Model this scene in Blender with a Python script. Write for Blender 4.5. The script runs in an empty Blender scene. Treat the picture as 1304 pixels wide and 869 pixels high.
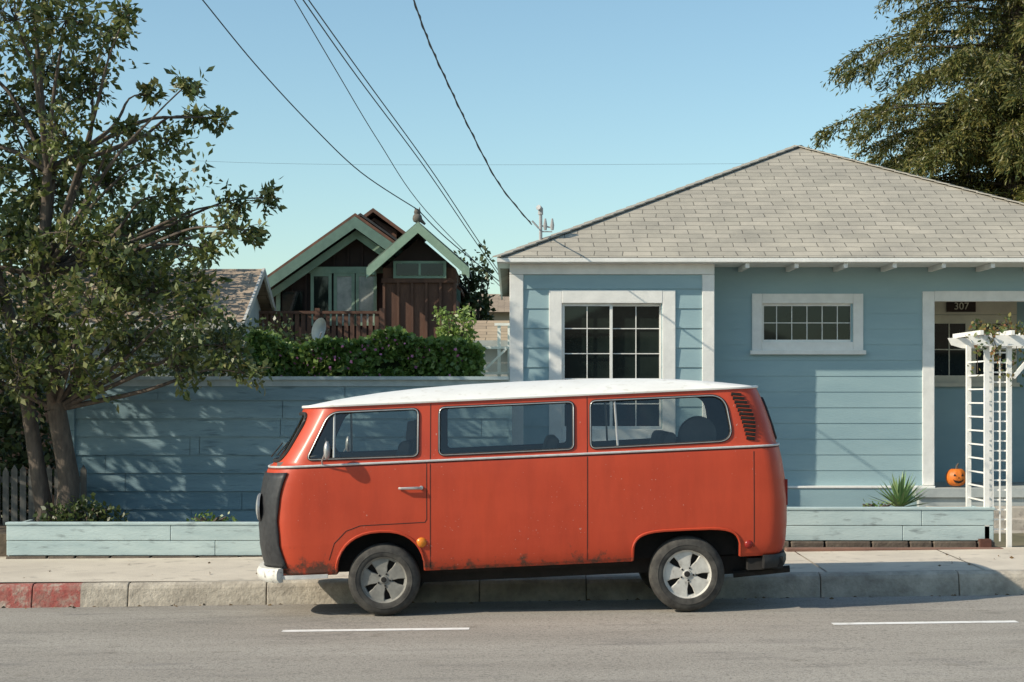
import bpy, bmesh, math, random
import numpy as np
from mathutils import Vector, Matrix
random.seed(7); rng=np.random.default_rng(7)
R=math.radians
scene=bpy.context.scene
COL=scene.collection
H=1.85; F=2265.0   # eye height, focal length in photo pixels
def site(px,py,d):
    """survey conversion: photo measurement at known distance d -> metres"""
    s=F/d
    return ((px-652)/s, d, H+(505-py)/s)
def g(x): return 0.013*max(-15,min(15,x))
# ------------------------------------------------------------ materials
def nt(name):
    m=bpy.data.materials.new(name); m.use_nodes=True
    n=m.node_tree.nodes; l=m.node_tree.links
    return m,n,l,n['Principled BSDF']
def M(name,c1,c2=None,scale=4,rough=.7,metal=0,bump=0,bscale=40,coat=0,stretch=(1,1,1),spec=.4,lo=.35,hi=.65,c3=None,s3=30):
    m,n,l,p=nt(name)
    p.inputs['Roughness'].default_value=rough; p.inputs['Metallic'].default_value=metal
    p.inputs['Specular IOR Level'].default_value=spec
    p.inputs['Coat Weight'].default_value=coat
    if c2 is None: c2=tuple(v*.85 for v in c1)
    tc=n.new('ShaderNodeTexCoord'); mp=n.new('ShaderNodeMapping'); mp.inputs['Scale'].default_value=stretch
    l.new(tc.outputs['Object'],mp.inputs[0])
    ns=n.new('ShaderNodeTexNoise'); ns.inputs['Scale'].default_value=scale; ns.inputs['Detail'].default_value=7; ns.inputs['Roughness'].default_value=.62
    l.new(mp.outputs[0],ns.inputs['Vector'])
    cr=n.new('ShaderNodeValToRGB'); cr.color_ramp.elements[0].position=lo; cr.color_ramp.elements[1].position=hi
    cr.color_ramp.elements[0].color=(*c1,1); cr.color_ramp.elements[1].color=(*c2,1)
    l.new(ns.outputs['Fac'],cr.inputs[0]); out=cr.outputs[0]
    if c3:
        n3=n.new('ShaderNodeTexNoise'); n3.inputs['Scale'].default_value=s3; n3.inputs['Detail'].default_value=5
        l.new(mp.outputs[0],n3.inputs['Vector'])
        r3=n.new('ShaderNodeValToRGB'); r3.color_ramp.elements[0].position=.58; r3.color_ramp.elements[1].position=.72
        l.new(n3.outputs['Fac'],r3.inputs[0])
        mx=n.new('ShaderNodeMix'); mx.data_type='RGBA'; l.new(r3.outputs[0],mx.inputs[0]); l.new(out,mx.inputs[6]); mx.inputs[7].default_value=(*c3,1); out=mx.outputs[2]
    l.new(out,p.inputs['Base Color'])
    if bump:
        nb=n.new('ShaderNodeTexNoise'); nb.inputs['Scale'].default_value=bscale; nb.inputs['Detail'].default_value=6
        l.new(mp.outputs[0],nb.inputs['Vector'])
        b=n.new('ShaderNodeBump'); b.inputs['Strength'].default_value=bump; b.inputs['Distance'].default_value=.02
        l.new(nb.outputs['Fac'],b.inputs['Height']); l.new(b.outputs[0],p.inputs['Normal'])
    return m
def leafmat(name,cols,trans=.25):
    m,n,l,p=nt(name)
    geo=n.new('ShaderNodeNewGeometry'); cr=n.new('ShaderNodeValToRGB')
    e=cr.color_ramp.elements
    e[0].color=(*cols[0],1); e[1].color=(*cols[-1],1)
    for i,c in enumerate(cols[1:-1]):
        k=e.new((i+1)/(len(cols)-1)); k.color=(*c,1)
    l.new(geo.outputs['Random Per Island'],cr.inputs[0]); l.new(cr.outputs[0],p.inputs['Base Color'])
    p.inputs['Roughness'].default_value=.42; p.inputs['Specular IOR Level'].default_value=.5
    tr=n.new('ShaderNodeBsdfTranslucent'); l.new(cr.outputs[0],tr.inputs[0])
    mx=n.new('ShaderNodeMixShader'); mx.inputs[0].default_value=trans
    l.new(p.outputs[0],mx.inputs[1]); l.new(tr.outputs[0],mx.inputs[2]); l.new(mx.outputs[0],n['Material Output'].inputs[0])
    return m
def glassmat(name,tint=(.74,.76,.74)):
    m,n,l,p=nt(name); n.remove(p)
    t=n.new('ShaderNodeBsdfTransparent'); t.inputs[0].default_value=(*tint,1)
    gl=n.new('ShaderNodeBsdfGlossy'); gl.inputs['Roughness'].default_value=.02
    fr=n.new('ShaderNodeFresnel'); fr.inputs[0].default_value=1.75
    mx=n.new('ShaderNodeMixShader'); l.new(fr.outputs[0],mx.inputs[0]); l.new(t.outputs[0],mx.inputs[1]); l.new(gl.outputs[0],mx.inputs[2])
    l.new(mx.outputs[0],n['Material Output'].inputs[0]); return m
def shinglemat(name,c1,c2,mort,bw=.36,rh=.165):
    m,n,l,p=nt(name); p.inputs['Roughness'].default_value=.95; p.inputs['Specular IOR Level'].default_value=.15
    tc=n.new('ShaderNodeTexCoord'); b=n.new('ShaderNodeTexBrick')
    b.inputs['Scale'].default_value=1; b.inputs['Brick Width'].default_value=bw; b.inputs['Row Height'].default_value=rh
    b.inputs['Mortar Size'].default_value=.008; b.inputs['Mortar Smooth'].default_value=.4; b.inputs['Bias'].default_value=0
    b.inputs['Color1'].default_value=(*c1,1); b.inputs['Color2'].default_value=(*c2,1); b.inputs['Mortar'].default_value=(*mort,1)
    dn=n.new('ShaderNodeTexNoise'); dn.inputs['Scale'].default_value=2.5; l.new(tc.outputs['UV'],dn.inputs['Vector'])
    va=n.new('ShaderNodeVectorMath'); va.operation='MULTIPLY_ADD'; va.inputs[1].default_value=(.07,.05,0); l.new(dn.outputs['Color'],va.inputs[0]); l.new(tc.outputs['UV'],va.inputs[2])
    l.new(va.outputs[0],b.inputs['Vector'])
    ns=n.new('ShaderNodeTexNoise'); ns.inputs['Scale'].default_value=1.2; ns.inputs['Detail'].default_value=9; ns.inputs['Roughness'].default_value=.75; l.new(tc.outputs['UV'],ns.inputs['Vector'])
    cr=n.new('ShaderNodeValToRGB'); cr.color_ramp.elements[0].position=.3; cr.color_ramp.elements[1].position=.7
    cr.color_ramp.elements[0].color=(.74,.74,.74,1); cr.color_ramp.elements[1].color=(1.15,1.13,1.08,1); l.new(ns.outputs['Fac'],cr.inputs[0])
    mx=n.new('ShaderNodeMix'); mx.data_type='RGBA'; mx.blend_type='MULTIPLY'; mx.inputs[0].default_value=1
    l.new(b.outputs['Color'],mx.inputs[6]); l.new(cr.outputs[0],mx.inputs[7]); l.new(mx.outputs[2],p.inputs['Base Color'])
    bp=n.new('ShaderNodeBump'); bp.inputs['Strength'].default_value=.5; bp.inputs['Distance'].default_value=.02; bp.invert=True
    l.new(b.outputs['Fac'],bp.inputs['Height']); l.new(bp.outputs[0],p.inputs['Normal'])
    return m
WHITE=M('white_paint',(.86,.84,.79),(.76,.745,.70),6,.6,bump=.1)
BLUE=M('blue_siding_paint',(.335,.465,.485),(.285,.41,.44),1.3,.75,bump=.12,bscale=60,stretch=(.6,.6,2))
FENCEBLUE=M('blue_fence_paint',(.23,.335,.37),(.155,.245,.28),1.6,.8,bump=.2,bscale=50,stretch=(.4,.4,3),c3=(.11,.175,.2),s3=8)
PLANT_BLUE=M('planter_paint',(.50,.60,.585),(.38,.48,.48),3,.75,bump=.2,stretch=(.5,1,2),c3=(.24,.29,.29),s3=9)
WINDARK=M('window_dark_glass',(.006,.011,.010),(.018,.026,.022),1.6,.03,spec=.45)
ROOFM=shinglemat('roof_shingles',(.44,.405,.345),(.365,.34,.29),(.19,.175,.15))
TANROOF=shinglemat('tan_shingles',(.42,.33,.25),(.33,.26,.2),(.17,.14,.11))
CONC=M('concrete_grey',(.50,.45,.38),(.38,.34,.29),2.2,.9,bump=.35,bscale=60,c3=(.26,.23,.2),s3=7)
SOIL=M('soil',(.12,.09,.065),(.07,.055,.04),6,.95,bump=.6,bscale=18)
BARK=M('bark',(.14,.11,.085),(.065,.052,.042),12,.9,bump=.6,bscale=30,stretch=(1,1,.3))
BROWN=M('brown_wood',(.15,.075,.048),(.09,.047,.033),3,.8,bump=.2,stretch=(2,2,.4))
DKBROWN=M('dark_brown_wood',(.045,.027,.022),(.03,.02,.016),3,.85)
SAGE=M('sage_trim',(.27,.38,.28),(.20,.30,.22),5,.7)
DKSAGE=M('dark_sage_trim',(.13,.21,.17),(.10,.165,.135),5,.7)
RUST=M('rust_roof',(.18,.085,.055),(.10,.055,.04),5,.85)
DKROOF=M('dark_roof',(.05,.05,.052),(.035,.035,.036),5,.8)
BLACK=M('black_rubber',(.015,.015,.016),(.028,.027,.026),30,.6)
CREAM=M('cream_paint',(.66,.61,.48),(.57,.52,.42),5,.7)
METAL=M('dull_metal',(.50,.50,.49),(.38,.38,.37),12,.4,metal=.5)
BRIGHT=M('bright_trim',(.66,.66,.64),(.5,.5,.49),12,.35,metal=.15)
CHROME=M('chrome',(.7,.7,.7),(.55,.55,.54),15,.22,metal=.9)
# ------------------------------------------------------------ helpers
def mkobj(name,me,mats=(),parent=None):
    o=bpy.data.objects.new(name,me); COL.objects.link(o)
    for m in (mats if isinstance(mats,(list,tuple)) else [mats]): me.materials.append(m)
    if parent: o.parent=parent
    return o
def empty(name):
    e=bpy.data.objects.new(name,None); COL.objects.link(e); e.empty_display_size=.3; return e
def smooth(me,ang=35):
    me.shade_smooth(); me.set_sharp_from_angle(angle=R(ang))
def pyd(name,v,f,mats,parent=None,sm=None):
    me=bpy.data.meshes.new(name); me.from_pydata([tuple(a) for a in v],[],f); me.update()
    if sm: smooth(me,sm)
    return mkobj(name,me,mats,parent)
class B:
    """collects boxes / tubes / quads into one mesh"""
    def __init__(s): s.v=[]; s.f=[]
    def box(s,x0,x1,y0,y1,z0,z1):
        i=len(s.v)
        s.v+=[(x0,y0,z0),(x1,y0,z0),(x1,y1,z0),(x0,y1,z0),(x0,y0,z1),(x1,y0,z1),(x1,y1,z1),(x0,y1,z1)]
        s.f+=[(i,i+3,i+2,i+1),(i+4,i+5,i+6,i+7),(i,i+1,i+5,i+4),(i+1,i+2,i+6,i+5),(i+2,i+3,i+7,i+6),(i+3,i,i+4,i+7)]
    def prism(s,poly,y0,y1):
        """poly in (x,z) extruded along y"""
        i=len(s.v); n=len(poly)
        s.v+=[(a,y0,b) for a,b in poly]+[(a,y1,b) for a,b in poly]
        s.f+=[tuple(range(i,i+n)),tuple(range(i+2*n-1,i+n-1,-1))]
        for k in range(n):
            k2=(k+1)%n; s.f.append((i+k,i+n+k,i+n+k2,i+k2))
    def quad(s,*p):
        i=len(s.v); s.v+=list(p); s.f.append(tuple(range(i,i+len(p))))
    def beam(s,a,b,w,h):
        a=Vector(a);b=Vector(b); d=(b-a).normalized(); up=Vector((0,0,1)) if abs(d.z)<.9 else Vector((0,1,0))
        r=d.cross(up).normalized()*w/2; u=r.cross(d).normalized()*h/2; i=len(s.v)
        for p in (a,b):
            for q in (-r-u,r-u,r+u,-r+u): s.v.append(tuple(p+q))
        s.f+=[(i+3,i+2,i+1,i),(i+4,i+5,i+6,i+7)]+[(i+k,i+(k+1)%4,i+4+(k+1)%4,i+4+k) for k in range(4)]
    def tube(s,pts,rad,n=7,closed=False):
        pts=[Vector(p) for p in pts]; N=len(pts)
        if not hasattr(rad,'__len__'): rad=[rad]*N
        i0=len(s.v); ref=Vector((.13,.31,.94))
        for k,p in enumerate(pts):
            if closed: d=pts[(k+1)%N]-pts[k-1]
            else: d=pts[min(k+1,N-1)]-pts[max(k-1,0)]
            if d.length<1e-9: d=Vector((0,0,1))
            d.normalize(); a=d.cross(ref)
            if a.length<.05: a=d.cross(Vector((1,0,0)))
            a.normalize(); b=d.cross(a)
            for j in range(n):
                t=2*math.pi*j/n; s.v.append(tuple(p+(a*math.cos(t)+b*math.sin(t))*rad[k]))
        for k in range(N if closed else N-1):
            k2=(k+1)%N
            for j in range(n):
                j2=(j+1)%n; s.f.append((i0+k*n+j,i0+k2*n+j,i0+k2*n+j2,i0+k*n+j2))
        if not closed:
            s.f.append(tuple(i0+j for j in range(n))); s.f.append(tuple(i0+(N-1)*n+j for j in reversed(range(n))))
    def lathe(s,c,prof,n=48,closedprof=False):
        """profile (r,y) about the Y axis at c"""
        i0=len(s.v); m=len(prof)
        for j in range(n):
            t=2*math.pi*j/n
            for r,y in prof: s.v.append((c[0]+r*math.cos(t),c[1]+y,c[2]+r*math.sin(t)))
        for j in range(n):
            j2=(j+1)%n
            for k in range(m if closedprof else m-1):
                k2=(k+1)%m; s.f.append((i0+j*m+k,i0+j2*m+k,i0+j2*m+k2,i0+j*m+k2))
    def obj(s,name,mats,parent=None,sm=None,bev=0):
        o=pyd(name,s.v,s.f,mats,parent,None)
        bm=bmesh.new(); bm.from_mesh(o.data); bmesh.ops.recalc_face_normals(bm,faces=bm.faces); bm.to_mesh(o.data); bm.free()
        if sm: smooth(o.data,sm)
        if bev:
            md=o.modifiers.new('bevel','BEVEL'); md.width=bev; md.segments=2; md.limit_method='ANGLE'; md.angle_limit=R(50)
        return o
def siding(name,x0,x1,y,z0,z1,bh,mat,parent,holes=(),lap=.014,zstart=None,joints=0):
    b=B(); zs=z0 if zstart is None else zstart
    lines=[zs+bh*k for k in range(int((z1-zs)/bh)+2)]
    br=sorted(set([z0,z1]+[v for v in lines if z0<v<z1]+[e for h in holes for e in (h[2],h[3]) if z0<e<z1]))
    off=lambda z,k: lap*(1-(z-lines[k])/bh)
    jr=random.Random(3)
    jx={k:[jr.uniform(x0+.3,x1-.3) for _ in range(joints)] for k in range(len(lines))}
    for a,c in zip(br[:-1],br[1:]):
        mid=(a+c)/2; k=max(i for i,v in enumerate(lines) if v<=mid+1e-6) if lines[0]<=mid else 0
        xs=[(x0,x1)]
        for h in [h for h in holes if h[2]<mid<h[3]]+[(q-.003,q+.003,0,0) for q in jx[k]]:
            nx=[]
            for p,q in xs:
                if h[0]>p: nx.append((p,min(q,h[0])))
                if h[1]<q: nx.append((max(p,h[1]),q))
            xs=[t for t in nx if t[1]-t[0]>1e-4]
        for p,q in xs:
            oa,oc=off(a,k),off(c,k)
            b.quad((p,y-oa,a),(q,y-oa,a),(q,y-oc,c),(p,y-oc,c))
            if abs(a-lines[k])<1e-5: b.quad((p,y,a),(q,y,a),(q,y-oa,a),(p,y-oa,a))
    o=pyd(name,b.v,b.f,mat,parent); return o
def leaves(name,P,size,mat,parent=None,elong=.5,D=None,dj=.6,upbias=0.):
    """P: Nx3 positions, one leaf each; D preferred axis"""
    P=np.asarray(P,float); N=len(P)
    a=rng.normal(size=(N,3))
    if D is not None: a=np.asarray(D,float)+a*dj
    a/=np.linalg.norm(a,axis=1,keepdims=True)+1e-9
    b=np.cross(a,rng.normal(size=(N,3))+np.array([0,0,upbias])); b/=np.linalg.norm(b,axis=1,keepdims=True)+1e-9
    nrm=np.cross(a,b)
    s=size*rng.uniform(.6,1.35,(N,1))
    v=np.empty((N,4,3)); v[:,0]=P; v[:,1]=P+a*s*.5+b*s*elong*.5+nrm*s*.08; v[:,2]=P+a*s; v[:,3]=P+a*s*.5-b*s*elong*.5+nrm*s*.08
    me=bpy.data.meshes.new(name); me.vertices.add(4*N); me.vertices.foreach_set('co',v.reshape(-1))
    me.loops.add(4*N); me.loops.foreach_set('vertex_index',np.arange(4*N,dtype=np.int32))
    me.polygons.add(N); me.polygons.foreach_set('loop_start',np.arange(0,4*N,4,dtype=np.int32))
    me.update(calc_edges=True); me.validate()
    return mkobj(name,me,mat,parent)
# ------------------------------------------------------------ ground, road, kerb, sidewalk
xs=[-600,-200,-60,-15,-8,0,8,15,60,200,600]
def sheet(name,xs,prof,mat):
    v=[];f=[]
    for y,dz in prof:
        for x in xs: v.append((x,y,g(x)+dz))
    n=len(xs)
    for j in range(len(prof)-1):
        for i in range(n-1): f.append((j*n+i,j*n+i+1,(j+1)*n+i+1,(j+1)*n+i))
    return pyd(name,v,f,mat)
sheet('ground',xs,[(-600,-.3),(-60,-.3),(16.9,-.3),(17.3,.08),(60,.1),(900,.1)],M('dry_earth',(.20,.17,.11),(.13,.12,.07),.6,.95,bump=.4,bscale=8))
# asphalt
m,n,l,p=nt('asphalt'); p.inputs['Roughness'].default_value=.92; p.inputs['Specular IOR Level'].default_value=.25
tc=n.new('ShaderNodeTexCoord')
def noise(vec,sc,det=6,ro=.6):
    a=n.new('ShaderNodeTexNoise'); a.inputs['Scale'].default_value=sc; a.inputs['Detail'].default_value=det; a.inputs['Roughness'].default_value=ro; l.new(vec,a.inputs['Vector']); return a
def ramp(src,p0,c0,p1,c1):
    c=n.new('ShaderNodeValToRGB'); c.color_ramp.elements[0].position=p0; c.color_ramp.elements[1].position=p1; c.color_ramp.elements[0].color=(*c0,1); c.color_ramp.elements[1].color=(*c1,1); l.new(src,c.inputs[0]); return c
def mul(a,b_):
    x=n.new('ShaderNodeMix'); x.data_type='RGBA'; x.blend_type='MULTIPLY'; x.inputs[0].default_value=1; l.new(a,x.inputs[6]); l.new(b_,x.inputs[7]); return x.outputs[2]
mp=n.new('ShaderNodeMapping'); mp.inputs['Scale'].default_value=(.25,1.2,1); l.new(tc.outputs['Object'],mp.inputs[0])
big=ramp(noise(mp.outputs[0],1.0).outputs['Fac'],.35,(.31,.28,.24),.65,(.38,.347,.30))
fine=ramp(noise(tc.outputs['Object'],90,3).outputs['Fac'],.3,(.70,.70,.70),.7,(1.24,1.24,1.24))
speck=ramp(noise(tc.outputs['Object'],38,4).outputs['Fac'],.36,(.62,.62,.62),.46,(1,1,1))
mp2=n.new('ShaderNodeMapping'); mp2.inputs['Scale'].default_value=(.5,1.6,1); mp2.inputs['Rotation'].default_value=(0,0,.5); l.new(tc.outputs['Object'],mp2.inputs[0])
stain=ramp(noise(mp2.outputs[0],1.4,8,.7).outputs['Fac'],.34,(.78,.78,.80),.47,(1,1,1))
sxr=n.new('ShaderNodeSeparateXYZ'); l.new(tc.outputs['Object'],sxr.inputs[0])
mrg=n.new('ShaderNodeMapRange'); mrg.inputs[1].default_value=16.1; mrg.inputs[2].default_value=16.65; mrg.inputs[3].default_value=0; mrg.inputs[4].default_value=.22; l.new(sxr.outputs[1],mrg.inputs[0])
gn=noise(tc.outputs['Object'],2.2,8,.7); gs=n.new('ShaderNodeMath'); gs.operation='ADD'; l.new(gn.outputs['Fac'],gs.inputs[0]); l.new(mrg.outputs[0],gs.inputs[1])
gut=ramp(gs.outputs[0],.60,(1,1,1),.74,(.62,.60,.57))
l.new(mul(mul(mul(mul(big.outputs[0],fine.outputs[0]),speck.outputs[0]),stain.outputs[0]),gut.outputs[0]),p.inputs['Base Color'])
bp=n.new('ShaderNodeBump'); bp.inputs['Strength'].default_value=.5; bp.inputs['Distance'].default_value=.01; l.new(noise(tc.outputs['Object'],70,4).outputs['Fac'],bp.inputs['Height']); l.new(bp.outputs[0],p.inputs['Normal'])
ASPH=m
sheet('road',[-120,-60,-15,-8,-4,0,4,8,15,60,120],[(-4,-.02),(6,.03),(12,.01),(15.2,0),(16.3,-.03),(16.72,-.092)],ASPH)
PAINT=M('road_paint',(.82,.80,.76),(.55,.52,.47),9,.8,lo=.5,hi=.72)
for i,(a,b_) in enumerate([(-1.83,-.34),(2.55,4.02)]):
    pyd('lane_marking',[(a,14.1,g(a)+.0065),(b_,14.1,g(b_)+.0065),(b_,14.22,g(b_)+.0065),(a,14.22,g(a)+.0065)],[(0,1,2,3)],PAINT)
# kerb material (with worn red paint on the left stretch)
m,n,l,p=nt('kerb_concrete'); p.inputs['Roughness'].default_value=.9
tc=n.new('ShaderNodeTexCoord'); sx=n.new('ShaderNodeSeparateXYZ'); l.new(tc.outputs['Object'],sx.inputs[0])
base=ramp(noise(tc.outputs['Object'],5,9,.7).outputs['Fac'],.35,(.30,.262,.212),.68,(.55,.49,.40))
redc=ramp(noise(tc.outputs['Object'],11,8,.7).outputs['Fac'],.42,(.34,.085,.07),.62,(.30,.15,.12))
lt=n.new('ShaderNodeMath'); lt.operation='LESS_THAN'; lt.inputs[1].default_value=-4.05; l.new(sx.outputs[0],lt.inputs[0])
wr=ramp(noise(tc.outputs['Object'],7,8,.75).outputs['Fac'],.50,(1,1,1),.64,(.15,.15,.15))
mm=n.new('ShaderNodeMath'); mm.operation='MULTIPLY'; l.new(lt.outputs[0],mm.inputs[0]); l.new(wr.outputs[0],mm.inputs[1])
mx=n.new('ShaderNodeMix'); mx.data_type='RGBA'; l.new(mm.outputs[0],mx.inputs[0]); l.new(base.outputs[0],mx.inputs[6]); l.new(redc.outputs[0],mx.inputs[7]); l.new(mx.outputs[2],p.inputs['Base Color'])
bp=n.new('ShaderNodeBump'); bp.inputs['Strength'].default_value=.6; bp.inputs['Distance'].default_value=.02; l.new(noise(tc.outputs['Object'],28,6).outputs['Fac'],bp.inputs['Height']); l.new(bp.outputs[0],p.inputs['Normal'])
KERB=m
b=B(); x=-30.0
while x<30:
    w=random.choice([.75,1.0,1.3,.9]); x1=x+w-.008; i=len(b.v)
    for xx in (x,x1):
        q=g(xx); j=random.uniform(-.004,.004)
        b.v+=[(xx,16.655,q-.2),(xx,16.70,q+.09+j),(xx,16.715,q+.122+j),(xx,16.75,q+.143+j),(xx,16.88,q+.146+j),(xx,16.88,q-.2)]
    b.f+=[tuple(range(i,i+6)),tuple(range(i+11,i+5,-1))]+[(i+k,i+6+k,i+6+(k+1)%6,i+(k+1)%6) for k in range(6)]
    x+=w
b.obj('kerb',KERB,None,None,.008)
b=B(); x=-30.0
while x<30:
    x1=x+1.485
    b.quad((x,16.885,g(x)+.142),(x1,16.885,g(x1)+.142),(x1,18.98,g(x1)+.172),(x,18.98,g(x)+.172)); 
    b.quad((x,16.885,g(x)+.142),(x1,16.885,g(x1)+.142),(x1,16.885,g(x1)),(x,16.885,g(x)))
    x+=1.5
b.quad((-30,16.8,g(-30)+.125),(30,16.8,g(30)+.125),(30,19.3,g(30)+.155),(-30,19.3,g(-30)+.155))
b.obj('sidewalk',M('sidewalk_concrete',(.64,.565,.46),(.53,.465,.38),1.5,.92,bump=.25,bscale=70,c3=(.40,.35,.29),s3=5),None)
b=B(); b.box(-14,5.2,19.22,24,-.2,.36); b.obj('garden_soil',SOIL)
# planters
def planter(x0,x1,zt,zb):
    e=empty('planter_box')
    b=B(); t=.045
    for k,(a,c) in enumerate([(zb+.02,(zt+zb)/2+.005),((zt+zb)/2+.009,zt)]):
        xx=x0
        while xx<x1-.01:
            w_=min(random.uniform(1.6,2.4),x1-xx)
            if x1-xx-w_<.4: w_=x1-xx
            b.box(xx,xx+w_-.004,19.0-k*.004,19.0+t,a,c); xx+=w_
    b.box(x0,x0+t,19.047,19.9,zb,zt-.003); b.box(x1-t,x1,19.047,19.9,zb,zt-.003)
    b.box(x0-.01,x1+.01,18.985,19.10,zt+.001,zt+.03)
    b.obj('timber_sides',PLANT_BLUE,e,None,.006)
    b=B(); b.box(x0+t,x1-t,19.05,19.2,zb,zt-.05); b.obj('planter_soil',SOIL,e)
    b=B(); xx=x0
    while xx<x1-.1:
        w=random.uniform(.25,.5); b.box(xx,min(xx+w-.02,x1),18.96,19.3,zb-.12,zb+.012); xx+=w
    b.obj('base_stones',M('planter_base',(.16,.13,.10),(.09,.07,.055),7,.9,bump=.5),e,None,.012)
    return e
planter(-5.4,-1.2,.475,.13); pb=planter(2.0,5.15,.635,.29)
b=B(); b.box(2.9,5.2,18.80,18.93,.12,.245); b.obj('timber_edging',M('reddish_timber',(.26,.14,.10),(.16,.09,.07),5,.9,bump=.3,stretch=(.4,1,3)),pb,None,.01)
# ------------------------------------------------------------ blue house
hs=empty('blue_house')
YB=22.65; YR=23.22
siding('bay_siding',.0,2.54,YB,.3,3.42,.25,BLUE,hs,[(.62,1.90,1.42,3.05)],zstart=.22)
siding('recess_siding',2.56,9.0,YR,.68,3.56,.205,BLUE,hs,[(3.26,4.42,2.5,3.06),(5.49,7.7,0,3.09)],lap=.007,zstart=.68)
b=B(); b.box(2.50,2.555,YB+.02,YR,.3,3.5); b.box(-.01,.03,YB+.02,31,.2,3.56); b.box(8.95,9.0,YR+.02,31,.2,3.56); b.box(-.01,9,30.95,31,.2,3.56)
b.box(2.56,5.45,YR-.10,YR-.004,.3,.66); b.obj('side_walls',BLUE,hs)
b=B()
b.box(-.03,.145,YB-.035,YB+.01,.3,3.40); b.box(2.42,2.575,YB-.035,YB+.01,.3,3.40)
b.box(-.03,2.575,YB-.039,YB+.01,3.402,3.565)   # frieze
b.box(2.56,5.50,YR-.115,YR-.003,.655,.685)   # water table
def casing(b,x0,x1,z0,z1,y,w,sill=True):
    b.box(x0,x0+w,y-.035,y+.04,z0,z1); b.box(x1-w,x1,y-.035,y+.04,z0,z1)
    b.box(x0+w,x1-w,y-.038,y+.04,z1-w,z1); b.box(x0+w,x1-w,y-.038,y+.04,z0,z0+w)
    if sill: b.box(x0-.03,x1+.03,y-.075,y-.03,z0-.035,z0+.02)
casing(b,.47,2.08,1.27,3.20,YB,.165); casing(b,3.13,4.58,2.43,3.19,YR,.13)
# porch frame
b.box(5.355,5.51,YR-.03,YR+.10,.69,3.22); b.box(5.51,7.7,YR-.034,YR+.10,3.09,3.225); b.box(7.7,7.85,YR-.03,YR+.10,.66,3.22)
b.obj('white_trim',WHITE,hs,None,.006)
# sashes
b=B()
def sash(b,x0,x1,z0,z1,y,nv,nh,fw=.035,mw=.014):
    b.box(x0,x0+fw,y-.02,y+.01,z0,z1); b.box(x1-fw,x1,y-.02,y+.01,z0,z1)
    b.box(x0+fw,x1-fw,y-.02,y+.01,z0,z0+fw); b.box(x0+fw,x1-fw,y-.02,y+.01,z1-fw,z1)
    for i in range(1,nv): xx=x0+(x1-x0)*i/nv; b.box(xx-mw/2,xx+mw/2,y-.006,y+.01,z0+fw,z1-fw)
    for i in range(1,nh): zz=z0+(z1-z0)*i/nh; b.box(x0+fw,x1-fw,y-.008,y+.01,zz-mw/2,zz+mw/2)
sash(b,.635,1.28,1.435,3.035,YB+.03,2,5,.035,.011); sash(b,1.25,1.915,1.435,3.035,YB+.065,2,5,.035,.011)
sash(b,3.26,4.45,2.56,3.06,YR+.03,6,2,.03,.010)
b.obj('window_sashes',WHITE,hs)
b=B(); b.box(.62,1.93,YB+.078,YB+.09,1.42,3.05); b.box(3.24,4.46,YR+.043,YR+.055,2.55,3.07); b.obj('window_glass',WINDARK,hs)
# roof
def uvface(name,faces,mat,parent):
    me=bpy.data.meshes.new(name); v=[];f=[]
    for fc in faces:
        i=len(v); v+=fc; f.append(tuple(range(i,i+len(fc))))
    me.from_pydata(v,[],f); uv=me.uv_layers.new(name='UVMap')
    for poly in me.polygons:
        nn=poly.normal
        u=Vector((-nn.y,nn.x,0)); u=u.normalized() if u.length>1e-4 else Vector((1,0,0)); w=nn.cross(u)
        for li in poly.loop_indices:
            c=me.vertices[me.loops[li].vertex_index].co; uv.data[li].uv=(c.dot(u),c.dot(w))
    return mkobj(name,me,mat,parent)
ax,ay,az=4.3,26.8,5.62; ex0,ex1,ey0,ey1,ez=-.19,9.05,22.40,31.2,3.60
c=[(ex0,ey0,ez),(ex1,ey0,ez),(ex1,ey1,ez),(ex0,ey1,ez)]; A=(ax,ay,az)
uvface('roof_slopes',[[c[0],c[1],A],[c[1],c[2],A],[c[2],c[3],A],[c[3],c[0],A]],ROOFM,hs)
b=B()
for q in c: # hip caps, as overlapped shingle pieces
    p0=Vector(q); p1=Vector(A); L=(p1-p0).length; k=int(L/.22)
    for i in range(k):
        a_=p0.lerp(p1,i/k); b2=p0.lerp(p1,(i+1.12)/k) if i<k-1 else p1
        b.beam(a_+Vector((0,0,.014)),b2+Vector((0,0,.004)),.15,.016)
b.obj('hip_caps',M('hip_cap_shingle',(.36,.335,.29),(.29,.27,.235),9,.95,bump=.3),hs)
b=B(); b.box(ex0+.02,ex1-.02,ey0+.03,YR+.2,3.535,3.575); b.box(ex0,ex1,ey0,ey0+.028,3.545,3.594); b.box(ex0,ex0+.028,ey0+.03,ey1,3.545,3.592)
xx=2.95
while xx<9: b.box(xx,xx+.05,ey0+.06,YR-.01,3.475,3.533); xx+=.62
b.obj('eaves',WHITE,hs)
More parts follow.
